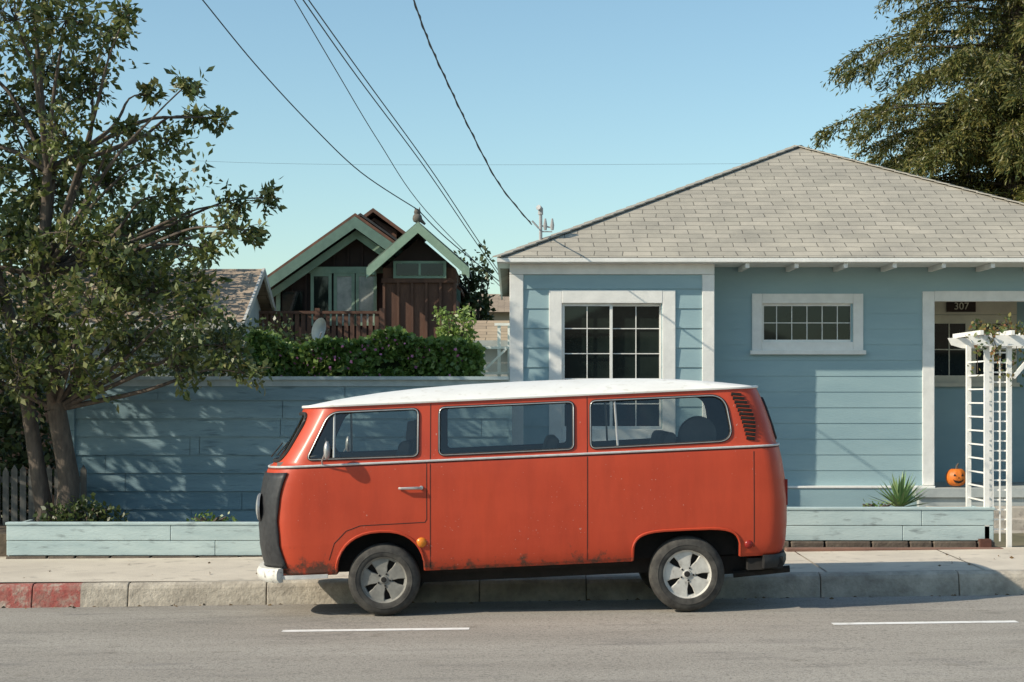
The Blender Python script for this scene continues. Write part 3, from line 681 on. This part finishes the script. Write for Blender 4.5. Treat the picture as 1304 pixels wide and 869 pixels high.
vp(b,'headlamp_rims',METAL); vp(b2,'headlamp_lenses',M('lamp_glass',(.35,.36,.35),(.3,.31,.3),5,.15))
AMB=M('amber_lens',(.75,.25,.03),(.65,.2,.02),9,.25); REDL=M('red_lens',(.28,.02,.015),(.22,.015,.01),9,.25)
b=B()
for s in (-1,1): 
    c_=onside(-.765,.635,s,0); b.lathe(c_,[(.001,s*.022),(.026,s*.020),(.040,s*.010),(.044,0)],20)
vp(b,'side_markers',AMB)
b=B()
for s in (-1,1):
    c_=onside(2.0,.495,s,0); b.lathe(c_,[(.001,s*.016),(.024,s*.014),(.034,s*.006),(.037,0)],20)
    y=s*.62; b.box(xrear(y,.9)-.03,xrear(y,.9)+.004,y-.05,y+.05,.80,1.02)
vp(b,'tail_lamps',REDL)
b=B()
for s in (-1,1):
    b.tube([onside(-.95,1.10,s,.006),onside(-.93,1.10,s,.035),onside(-.80,1.098,s,.038),onside(-.765,1.095,s,.008)],[.012,.011,.013,.012],8)
    b.lathe(onside(-.765,1.098,s,.0),[(.001,s*.02),(.016,s*.018),(.018,0)],14)
vp(b,'door_handles',METAL)
b=B()
for s in (-1,1):
    b.tube([onside(-1.60,1.325,s,0),onside(-1.60,1.36,s,.06),onside(-1.57,1.42,s,.13)],.007,6)
vp(b,'mirror_arms',METAL)
b=B()
for s in (-1,1):
    x,y,z=onside(-1.55,1.45,s,.14)
    for k in range(9):
        a_=math.pi*k/8
        for j in range(14):
            t=2*math.pi*j/14; b.v.append((x+.028*math.sin(a_)*math.cos(t),y+.050*math.sin(a_)*math.sin(t),z+.080*math.cos(a_)))
    i0=len(b.v)-9*14
    for k in range(8):
        for j in range(14): b.f.append((i0+k*14+j,i0+k*14+(j+1)%14,i0+(k+1)*14+(j+1)%14,i0+(k+1)*14+j))
vp(b,'door_mirrors',METAL)
def bumper(filt,prof,zc,nm_,mat,rev=False):
    P=ring(zc+.05,0,16,44,14)
    near=[q for q in P[:len(P)//2+1] if filt(q[0])]
    if not rev: path=[(x,y) for x,y in reversed(near)]; path+= [(x,-y) for x,y in near[1:]]
    else: path=near+[(x,-y) for x,y in reversed(near[:-1])]
    b=B(); m_=len(prof)
    for i,(x,y) in enumerate(path):
        a_=Vector(path[max(i-1,0)]);c_=Vector(path[min(i+1,len(path)-1)]); d=(c_-a_).normalized(); nrm=Vector((d.y,-d.x))
        if nrm.dot(Vector((x-.1,y)))<0: nrm=-nrm
        for o_,zz in prof: b.v.append((x+nrm.x*o_,y+nrm.y*o_,zc+zz))
    for i in range(len(path)-1):
        for k in range(m_): b.f.append((i*m_+k,(i+1)*m_+k,(i+1)*m_+(k+1)%m_,i*m_+(k+1)%m_))
    b.f.append(tuple(range(m_))); b.f.append(tuple((len(path)-1)*m_+k for k in reversed(range(m_))))
    return vp(b,nm_,mat)
bumper(lambda x:x<-1.90,[(.01,-.06),(.055,-.062),(.085,-.03),(.088,.02),(.07,.055),(.03,.062),(.01,.05)],.405,'front_bumper',M('bumper_white',(.72,.70,.65),(.55,.53,.48),8,.5,c3=(.25,.22,.2),s3=16))
bumper(lambda x:x<-1.52,[(.0,-.02),(.03,-.02),(.035,.012),(.0,.012)],.39,'bumper_step',BRIGHT)
bumper(lambda x:x>2.12,[(-.02,-.06),(.035,-.06),(.05,-.02),(.05,.02),(.035,.05),(-.02,.05)],.345,'rear_bumper',BLACK,True)
b=B(); b.box(-1.4,2.1,-.50,.50,.26,.40); b.box(1.75,2.20,-.55,.55,.22,.38); b.box(2.0,2.3,-.78,-.60,.27,.37)
b.tube([(1.9,-.6,.22),(2.38,-.62,.25)],.03,8); b.box(-.7,1.0,-.66,.66,.35,.395); vp(b,'underbody',UNDER,None)
# interior
b=B()
def seat(x,y0,y1,zt,rec=.10):
    b.prism([(x-.42,.8),(x+.05,.8),(x+.05,1.05),(x-.42,1.08)],y0,y1)
    b.prism([(x-.06,1.06),(x+.06,1.04),(x+.06+rec,zt-.03),(x+.03+rec,zt),(x-.03+rec,zt),(x-.05+rec,zt-.03)],y0,y1)
seat(-1.02,-.68,-.15,1.49); seat(-1.02,.15,.68,1.49); seat(.25,-.62,.35,1.47); seat(1.25,-.68,.68,1.46)
vp(b,'seats',M('seat_vinyl',(.22,.205,.18),(.15,.14,.125),4,.6),30,.02)
b=B()
for s in (-.42,.42):
    b.prism(rpoly([(-.92,1.50),(-.84,1.50),(-.83,1.66),(-.90,1.66)],.02,4),s-.12,s+.12)
b.lathe((1.62,-.30,1.42),[(.001,-.10),(.12,-.10),(.16,-.07),(.17,0),(.16,.07),(.12,.10),(.001,.10)],28)
b.prism([(-2.02,.8),(-1.75,.8),(-1.72,1.30),(-1.80,1.37),(-2.0,1.36)],-.72,.72)
vp(b,'headrests_and_dash',INTER,40)
b=B(); cx_,cy_,cz_=-1.52,-.38,1.38; b.tube([(cx_+.10*math.cos(t),cy_+.2*math.sin(t),cz_+.16*math.cos(t)*-1) for t in np.linspace(0,2*math.pi,25)[:-1]],.012,6,True)
b.tube([(cx_,cy_,cz_),(-1.72,cy_,1.15)],.02,6); b.tube([(cx_,cy_-.2,cz_),(cx_,cy_+.2,cz_)],.01,6); vp(b,'steering_wheel',BLACK)
b=B(); b.tube([(-2.12,-.2,1.40),(-1.99,-.45,1.52)],.006,5); b.tube([(-2.12,.2,1.40),(-1.99,-.05,1.52)],.006,5); vp(b,'wipers',BLACK)
SH=.045
for o in vparts:
    for vtx in o.data.vertices:
        vtx.co.z+=SH*vtx.co.x+.008
VY=15.87; VZ=.008
for o in vparts:
    o.parent=van
TYRE=M('tyre',(.03,.028,.026),(.075,.07,.062),14,.85,bump=.1)
def wheel(x,yout,zc,r,s,rimmat,name):
    b=B(); k=r/.305
    pr=[(.19,0),(.20,-.02),(.215,-.027),(.235,-.028),(.237,-.031),(.243,-.031),(.245,-.027),(.27,-.022),(.292,-.005),(.303,.02),(.305,.05),(.305,.12),(.303,.15),(.292,.172),(.26,.19),(.2,.18),(.19,.16)]
    pr=[(a_*k,s*(y_)) for a_,y_ in pr]
    b.lathe((x,yout,zc),pr,64,True)
    o=b.obj(name+'_tyre',TYRE,van,30)
    b=B(); b.lathe((x,yout,zc),[(.192*k,s*-.008),(.203*k,s*-.016),(.206*k,s*-.006),(.196*k,s*.03)],48)
    b.lathe((x,yout,zc),[(.192*k,s*-.008),(.186*k,s*.008),(.172*k,s*.014),(.168*k,s*.045)],48)
    for i in range(5):
        t=2*math.pi*i/5+math.pi/2+.2; ct,st=math.cos(t),math.sin(t)
        pts=[(.035,-.024),(.07,-.044),(.11,-.054),(.145,-.072),(.174,-.092),(.174,.092),(.145,.072),(.11,.054),(.07,.044),(.035,.024)]
        i0=len(b.v); n_=len(pts)
        for dep,sc in ((.006,.90),(.014,1.0),(.035,1.0)):
            for a_,c_ in pts:
                a2=a_*k; c2=c_*sc*k; dd_=dep+(.010 if a_<.1 else .0)+(.004 if a_>.15 else 0)
                b.v.append((x+a2*ct-c2*st,yout+s*dd_,zc+a2*st+c2*ct))
        b.f.append(tuple(range(i0,i0+n_)))
        for q in (0,1):
            for kk in range(n_): b.f.append((i0+q*n_+kk,i0+q*n_+(kk+1)%n_,i0+(q+1)*n_+(kk+1)%n_,i0+(q+1)*n_+kk))
    b.lathe((x,yout,zc),[(.001,s*.0),(.03*k,s*.002),(.036*k,s*.014),(.066*k,s*.013),(.072*k,s*.03)],30)
    b.obj(name+'_rim',rimmat,van,35)
    b=B()
    for i in range(5):
        t=2*math.pi*(i+.5)/5+math.pi/2+.2; b.lathe((x+.052*math.cos(t)*k,yout,zc+.052*math.sin(t)*k),[(.001,s*.004),(.008,s*.006),(.009,s*.02)],8)
    b.lathe((x,yout,zc),[(.001,s*-.004),(.022*k,s*-.002),(.028*k,s*.008)],20)
    b.lathe((x,yout,zc),[(.001,s*.055),(.19*k,s*.055)],30); b.obj(name+'_brake_and_nuts',UNDER,van)
RIM1=M('rim_dark_grey',(.28,.27,.24),(.18,.172,.155),12,.6,metal=.1); RIM2=M('rim_grey',(.60,.58,.53),(.46,.44,.40),12,.55,metal=.1,c3=(.3,.28,.25),s3=20)
for s,yo in ((1,-.815),(-1,.815)):
    wheel(-1.085,yo,g(-1.1)+.303-(0 if s>0 else .03),.305,s,RIM1,'front_wheel'); wheel(1.483,yo,g(1.48)+.318-(0 if s>0 else .03),.32,s,RIM2,'rear_wheel')
van.location=(0,VY,VZ)
# ------------------------------------------------------------ trees
LEAF=leafmat('tree_leaves',[(.05,.075,.022),(.08,.11,.03),(.12,.15,.04),(.16,.185,.055),(.24,.22,.09)],.28)
CL=[(20,25,62),(85,25,56),(135,50,32),(55,95,54),(118,110,36),(15,150,56),(85,175,50),(60,245,58),(135,235,42),(30,320,60),(105,315,56),(172,300,40),
(214,178,20),(238,108,20),(252,150,18),(276,150,13),(208,250,26),(222,305,32),(262,318,24),(300,262,20),(338,252,17),(296,292,22),(195,372,44),(118,395,54),(38,410,60),(165,440,42),(248,395,32),
(285,440,32),(312,476,22),(225,465,34),(160,165,18),(190,120,13),(320,300,14),(90,470,44),(25,480,44),(150,355,44),(255,355,26),(160,20,15),(185,205,15),(-70,60,80),(-75,200,80),(-70,330,80),(-60,450,70)]
def leafy(name,CL,bx_,by_,dens,dr,scale=1):
    tr=empty(name); O=Vector((bx_,by_,0))
    root=O+Vector((0,0,.25)); fork=O+Vector((-.1,0,1.7)); fork2=O+Vector((-.25,0,3.2)); f3=O+Vector((-.2,0,4.4))
    b=B(); b.tube([root,O+Vector((.05,0,.9)),fork],[.15,.12,.11],9); b.tube([O+Vector((-.2,.05,.25)),O+Vector((-.35,.05,1.2)),O+Vector((-.55,.1,2.4)),fork2+Vector((-.6,0,.3))],[.11,.09,.075,.05],8); b.tube([fork,O+Vector((-.15,.02,2.4)),fork2,f3,O+Vector((-.35,0,6.2))],[.11,.09,.075,.05,.02],9)
    LP=[];LD=[]
    for px,py,r in CL:
        low=py>380
        d=random.uniform(dr[0],dr[0]+.9) if low else random.uniform(*dr)
        c_=Vector(site(px,py,d)); rr_=r/113.
        st=fork if low or (py>330) else (fork2 if py>200 or random.random()<.5 else f3)
        mid=st.lerp(c_,.5)+Vector((random.uniform(-.15,.15),random.uniform(-.15,.15),random.uniform(.0,.25)))
        mid2=st.lerp(c_,.8)+Vector((0,0,.12))
        b.tube(spl([st,mid,mid2,c_],4),[max(.009,.034*(1-i/12.)) for i in range(13)],6)
        nt_=int(11+dens*rr_*rr_)
        for k in range(nt_):
            u_=Vector(rng.normal(size=3)); u_.normalize(); u_=(u_+Vector((.2,0,.3))).normalized()
            L_=rr_*random.uniform(.55,1.6); s0=c_+Vector(rng.normal(size=3))*rr_*.28
            e_=s0+Vector((u_.x,u_.y*.9,u_.z))*L_*.85
            if k%2==0: b.tube([c_,s0,s0.lerp(e_,.5)+Vector((0,0,.03)),e_],[.009,.006,.004,.003],4)
            nl=int(8+18*L_)
            for q in range(nl):
                t=random.uniform(.15,1.02); P_=s0.lerp(e_,t)+Vector(rng.normal(size=3))*.03
                if P_.y>20.85 and P_.z<2.3: continue
                LP.append(P_); LD.append((u_*.6+Vector((0,0,-.2))+Vector(rng.normal(size=3))*.4))
    b.obj('trunk_and_limbs',BARK,tr,60)
    leaves('foliage',[tuple(p_) for p_ in LP],.10*scale,LEAF,tr,.50,[tuple(d_) for d_ in LD],.5,upbias=1.2)
leafy('unseen_shade_tree',CL,-5.05,20.1,112,(19.1,20.9))
leafy('unseen_shade_tree',[(-180,60,80),(-180,200,80),(-190,330,85),(-190,440,80),(-330,30,80),(-330,170,85),(-330,300,90),(-330,410,90),(-470,90,90),(-470,240,95),(-480,370,90)],-9.3,20.3,52,(19.1,20.6),1.25)  # tree out of view on the left, added to cast shade on the fence
# redwood
RL=leafmat('redwood_needles',[(.05,.075,.02),(.10,.115,.03),(.17,.165,.045),(.26,.22,.07)],.3)
rw=empty('redwood_tree'); tx,ty=11.9,42.0
b=B(); b.tube([(tx,ty,0),(tx,ty,6),(tx+.1,ty,12),(tx+.1,ty,17)],[.45,.35,.2,.04],10)
LP=[];LD=[]
for k in range(290):
    z=random.uniform(4.4,16.5) if k<200 else random.uniform(4.6,9.5); az_=random.uniform(0,2*math.pi)
    L_=min((16.6-z)*.60,4.1)*random.uniform(.5,1.15)
    if z<8: L_=min(L_,3.7)
    dr=Vector((math.cos(az_),math.sin(az_),0)); s0=Vector((tx,ty,z)); lift=random.uniform(.05,.3)
    P3=[s0,s0+dr*L_*.4+Vector((0,0,lift*L_*.3)),s0+dr*L_*.75+Vector((0,0,lift*L_*.2)),s0+dr*L_+Vector((0,0,-.10*L_))]
    sp_=spl(P3,5); b.tube(sp_,[max(.010,.045*(1-i/15.)) for i in range(16)],5)
    nt_=int(14+17*L_)
    for q in range(nt_):
        t=random.uniform(.03,1)**.8; p_=sp_[min(15,int(t*15))]
        side=Vector((-dr.y,dr.x,0))*random.choice((-1,1)); u_=(dr*random.uniform(.3,1)+side*random.uniform(.2,1)+Vector((0,0,random.uniform(-.75,.15)))).normalized()
        l_=random.uniform(.3,.75)*(1.15-t*.5)
        for w_ in range(15):
            f_=w_/14; LP.append(tuple(p_+u_*l_*f_+Vector((0,0,-.22*f_*f_))+Vector(rng.normal(size=3))*.045)); LD.append(tuple(u_*.8+Vector((0,0,-.5))))
b.obj('trunk_and_branches',BARK,rw,60)
leaves('needle_foliage',LP,.14,RL,rw,.26,LD,.55)
# hedge etc
def leafmass(boxes):
    P=[]
    for (x0,x1,y0,y1,z0,z1,k) in boxes:
        a_=rng.random((k,3)); ax_=rng.integers(0,3,k)
        m_=(ax_<=1)&(rng.random(k)<.9); a_[m_,1]=np.abs(rng.normal(0,.10,m_.sum())); m_=(ax_==2); a_[m_,2]=1-np.abs(rng.normal(0,.12,m_.sum()))
        q=np.array([x0,y0,z0])+a_*np.array([x1-x0,y1-y0,z1-z0])
        q[:,2]+=(.07*np.sin(q[:,0]*3.1)+.05*np.sin(q[:,0]*7.7+1))*(q[:,2]>2.2); q[:,1]+=.08*np.sin(q[:,0]*5+q[:,2]*4)
        P.append(q)
    return np.concatenate(P)
HL=leafmat('ivy_leaves',[(.07,.13,.024),(.12,.20,.04),(.18,.27,.06),(.23,.31,.085)],.25)
hd=empty('ivy_hedge')
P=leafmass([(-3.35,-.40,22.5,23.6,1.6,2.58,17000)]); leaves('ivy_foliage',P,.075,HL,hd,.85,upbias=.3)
b=B(); b.box(-3.3,-.45,22.72,23.5,.3,2.42); b.obj('shade_core',M('hedge_core',(.03,.05,.014),(.015,.025,.008),6,.95),hd)  # solid dark box, its colour stands in for the shade inside the hedge
PF=leafmass([(-3.0,-.6,22.40,22.55,1.8,2.5,110)]); leaves('pink_flowers',PF,.045,M('pink_petals',(.55,.20,.36),(.45,.14,.28),5,.6),hd,.9)
def blob(name,c_,r,k,size,mat,core=True):
    e=empty(name); q=rng.normal(size=(k,3)); q/=np.linalg.norm(q,axis=1,keepdims=True); rad=rng.uniform(.5,1.08,(k,1))*(1+.22*np.sin(q[:,:1]*6+c_[0])+.2*np.sin(q[:,2:]*7)*np.cos(q[:,:1]*5))
    P=np.array(c_)+q*rad*np.array(r); P=P[P[:,2]>g(c_[0])+.1]; leaves('leaves',P,size,mat,e,.6,upbias=.5)
    b=B(); 
    for j in range(6): t=j*1.05; b.tube([(c_[0],c_[1],c_[2]-r[2]),(c_[0]+.3*r[0]*math.cos(t),c_[1]+.3*r[1]*math.sin(t),c_[2]),(c_[0]+.7*r[0]*math.cos(t),c_[1]+.7*r[1]*math.sin(t),c_[2]+.6*r[2])],[.04,.025,.01],5)
    b.obj('stems',BARK,e)
    return e
DG=leafmat('dark_leaves',[(.035,.055,.018),(.06,.085,.025),(.10,.13,.04)],.2)
BG=leafmat('bright_leaves',[(.13,.20,.04),(.19,.28,.06),(.25,.31,.09)],.3)
blob('garden_bush',(-.75,24.2,2.60),(.30,.3,.42),1300,.07,BG)
blob('background_tree',(-.75,36,3.5),(.42,.5,1.2),2000,.11,DG)
blob('background_tree',(-4.9,28,2.3),(1.3,.8,1.0),5000,.09,DG)
blob('background_tree',(-3.5,27.5,2.2),(.6,.5,.75),2000,.08,DG)
blob('background_tree',(-8,30,3.8),(3,1.5,2.3),9000,.14,DG)
blob('background_tree',(0.5,62,3.6),(3.5,2,1.6),3000,.25,BG)
blob('shade_shrub',(-6.9,21.6,1.3),(1.9,.8,1.5),9000,.10,DG)
blob('shade_shrub',(-4.75,19.7,.50),(.42,.25,.20),900,.07,DG)
blob('groundcover_plant',(-3.3,19.45,.47),(.25,.12,.10),200,.05,HL)
blob('groundcover_plant',(4.0,19.5,.62),(.22,.12,.08),130,.045,HL)
b=B(); b.box(-14,-5.3,23.4,23.5,.1,2.0); b.obj('dark_board_fence',DKBROWN)
# agave
ag=empty('agave_plant'); b=B(); cx_,cy_,cz_=4.36,20.0,.60
for k in range(52):
    az_=k*2.399; el=R(10+72*((k%26)/26.)); L_=random.uniform(.34,.46); d=Vector((math.cos(az_)*math.cos(el),math.sin(az_)*math.cos(el),math.sin(el))); sd_=Vector((-math.sin(az_),math.cos(az_),0))
    c0=Vector((cx_,cy_,cz_)); pts=[]
    for f_,w_ in ((0,.02),(.35,.024),(.7,.014)):
        p_=c0+d*L_*f_; pts.append((p_+sd_*w_,p_-Vector((0,0,.006)),p_-sd_*w_))
    tip=c0+d*L_; i=len(b.v)
    for t3 in pts: b.v+=[tuple(q) for q in t3]
    b.v.append(tuple(tip))
    for q in range(2):
        b.f+=[(i+3*q,i+3*q+1,i+3*q+4,i+3*q+3),(i+3*q+1,i+3*q+2,i+3*q+5,i+3*q+4)]
    b.f+=[(i+6,i+7,i+9),(i+7,i+8,i+9)]
b.obj('spiky_leaves',leafmat('agave_leaf',[(.13,.24,.09),(.19,.31,.12),(.27,.35,.16)],.15),ag)
b=B(); b.tube([(4.36,20,.3),(4.36,20,.5),(4.36,20,.64)],[.2,.16,.03],10); b.obj('crown_base',SOIL,ag)
# jack-o-lantern
pk=empty('halloween_pumpkin'); b=B(); c0=(5.82,23.3,.79); rr_=.14
for k in range(17):
    a_=math.pi*k/16
    for j in range(48):
        t=2*math.pi*j/48; lob=1-.06*abs(math.sin(t*5)); r_=rr_*math.sin(a_)**.85*lob; z=c0[2]+rr_*.88*math.cos(a_)-(.02*math.exp(-(math.sin(a_)/.25)**2))*(1 if k<8 else -1)
        b.v.append((c0[0]+r_*math.cos(t),c0[1]+r_*math.sin(t),z))
for k in range(16):
    for j in range(48): b.f.append((k*48+j,k*48+(j+1)%48,(k+1)*48+(j+1)%48,(k+1)*48+j))
b.obj('shell',M('pumpkin_skin',(.78,.22,.03),(.62,.15,.02),9,.5),pk,60)
b=B(); b.tube([(c0[0],c0[1],c0[2]+.10),(c0[0]+.01,c0[1],c0[2]+.15),(c0[0]+.03,c0[1],c0[2]+.18)],[.02,.014,.012],7); b.obj('stem',BARK,pk)
b=B()
def pface(poly):
    out=[]
    for u_,w_ in poly:
        rr2=math.sqrt(max(.0005,1-(u_/.14)**2-(w_/.125)**2))*.136
        out.append((c0[0]+u_,c0[1]-rr2-.006,c0[2]+w_))
    b.quad(*out)
pface([(-.07,.02),(-.03,.02),(-.05,.055)]); pface([(.03,.02),(.07,.02),(.05,.055)]); pface([(-.012,-.01),(.012,-.01),(0,.015)])
pface([(-.075,-.02),(-.04,-.04),(-.045,-.065)]); pface([(-.045,-.035),(0,-.045),(0,-.075),(-.04,-.065)]); pface([(0,-.045),(.045,-.035),(.04,-.065),(0,-.075)]); pface([(.045,-.035),(.075,-.015),(.05,-.06)])
b.obj('carved_face',UNDER,pk)
# arbor
ab=empty('garden_arbor'); b=B(); z0=.15
for X0 in (5.05,6.35):
    for (xx,yy) in ((X0,19.0),(X0,19.75)): b.box(xx,xx+.05,yy,yy+.05,z0,2.42)
for X0,x1 in ((5.05,5.29),(6.35,6.59)):
    b.box(x1-.0,x1+.05,19.0,19.05,z0,2.42)
    b.box(x1,x1+.05,19.75,19.80,z0,2.42)
    for k in range(2): b.box(X0+.085+k*.075,X0+.10+k*.075,19.015,19.03,.3,2.35)
    zz=.42
    while zz<2.35: b.box(X0+.05,x1,19.033,19.048,zz,zz+.016); zz+=.105
    zz=.42
    while zz<2.35: b.box(X0+.015,X0+.03,19.052,19.748,zz,zz+.016); zz+=.15
for yy in (18.93,19.81):
    b.prism([(4.86,2.50),(4.90,2.42),(5.02,2.385),(6.65,2.385),(6.77,2.42),(6.81,2.50)],yy,yy+.04)
for k in range(6): xx=4.95+k*.33; b.box(xx,xx+.035,18.80,19.98,2.502,2.55)
b.beam((5.34,18.95,2.05),(5.62,18.95,2.38),.035,.04); b.beam((6.30,18.95,2.05),(6.05,18.95,2.38),.035,.04)
b.obj('white_frame',WHITE,ab)
b=B(); b.box(4.98,5.10,18.92,19.35,.1,.33); b.obj('post_foot',M('rusty_block',(.14,.06,.04),(.09,.04,.03),9,.9),ab)
vn=empty('climbing_vine'); P=[];st=B()
for k in range(24):
    a_=Vector((random.uniform(4.95,5.7),random.uniform(18.85,19.5),2.55)); e_=a_+Vector((random.uniform(-.15,.2),random.uniform(-.1,.1),random.uniform(-.6,.2)))
    st.tube([a_,a_.lerp(e_,.5)+Vector((0,0,.06)),e_],.004,4)
    for q in range(30): P.append(tuple(a_.lerp(e_,random.random())+Vector(rng.normal(size=3))*.045))
leaves('vine_leaves',P,.055,leafmat('vine_leaf',[(.06,.11,.03),(.12,.16,.05),(.25,.22,.06),(.3,.12,.05)],.3),vn,.6); st.obj('vine_stems',BARK,vn)
# fallen leaves / litter along the gutter
P=np.column_stack([rng.uniform(-7,7,190),rng.normal(16.45,.18,190),np.zeros(190)]); P=P[P[:,1]<16.62]
P[:,2]=[g(x)+np.interp(y,[15.2,16.3,16.72],[0,-.03,-.092])+.004 for x,y,_ in P]
P2=np.column_stack([rng.uniform(-7,6,60),rng.uniform(17,18.9,60),np.zeros(60)]); P2[:,2]=[g(x)+.15+.0143*(y-16.9)+.004 for x,y,_ in P2]; P=np.vstack([P,P2])
D_=rng.normal(size=(len(P),3)); D_[:,2]=0
leaves('fallen_leaves',P,.045,leafmat('dry_leaves',[(.12,.07,.03),(.2,.13,.06),(.08,.06,.03)],.1),None,.6,D_,.05,upbias=.2)
# ------------------------------------------------------------ light, sky, camera
sun_travel=Vector((1.4,.60,-1)).normalized()
sd_=bpy.data.lights.new('sun','SUN'); sd_.energy=5.0; sd_.angle=R(.5); sd_.color=(1,.90,.74)
so=bpy.data.objects.new('sun',sd_); COL.objects.link(so); so.rotation_euler=sun_travel.to_track_quat('-Z','Y').to_euler()
w=bpy.data.worlds.new('World'); scene.world=w; w.use_nodes=True; wn_=w.node_tree.nodes; wl=w.node_tree.links
sky=wn_.new('ShaderNodeTexSky'); sky.sky_type='NISHITA'; sky.sun_disc=False
sky.sun_elevation=math.asin(-sun_travel.z); sky.sun_rotation=math.atan2(-sun_travel.x,-sun_travel.y)%(2*math.pi)
sky.air_density=1.0; sky.dust_density=.7; sky.ozone_density=1.0
tint=wn_.new('ShaderNodeMix'); tint.data_type='RGBA'; tint.blend_type='MULTIPLY'; tint.inputs[0].default_value=1; tint.inputs[7].default_value=(.92,1.07,1.03,1)
wl.new(sky.outputs[0],tint.inputs[6])
bg=wn_['Background']; wl.new(tint.outputs[2],bg.inputs[0]); bg.inputs[1].default_value=.15
cd=bpy.data.cameras.new('camera'); cam=bpy.data.objects.new('camera',cd); COL.objects.link(cam)
cam.location=(0,0,H); cam.rotation_euler=(R(90),0,0); cd.sensor_width=36; cd.lens=F/1304*36; cd.shift_y=70.5/1304; cd.clip_end=3000; cd.clip_start=.1
scene.camera=cam
scene.view_settings.view_transform='Standard'; scene.view_settings.look='None'; scene.view_settings.exposure=0
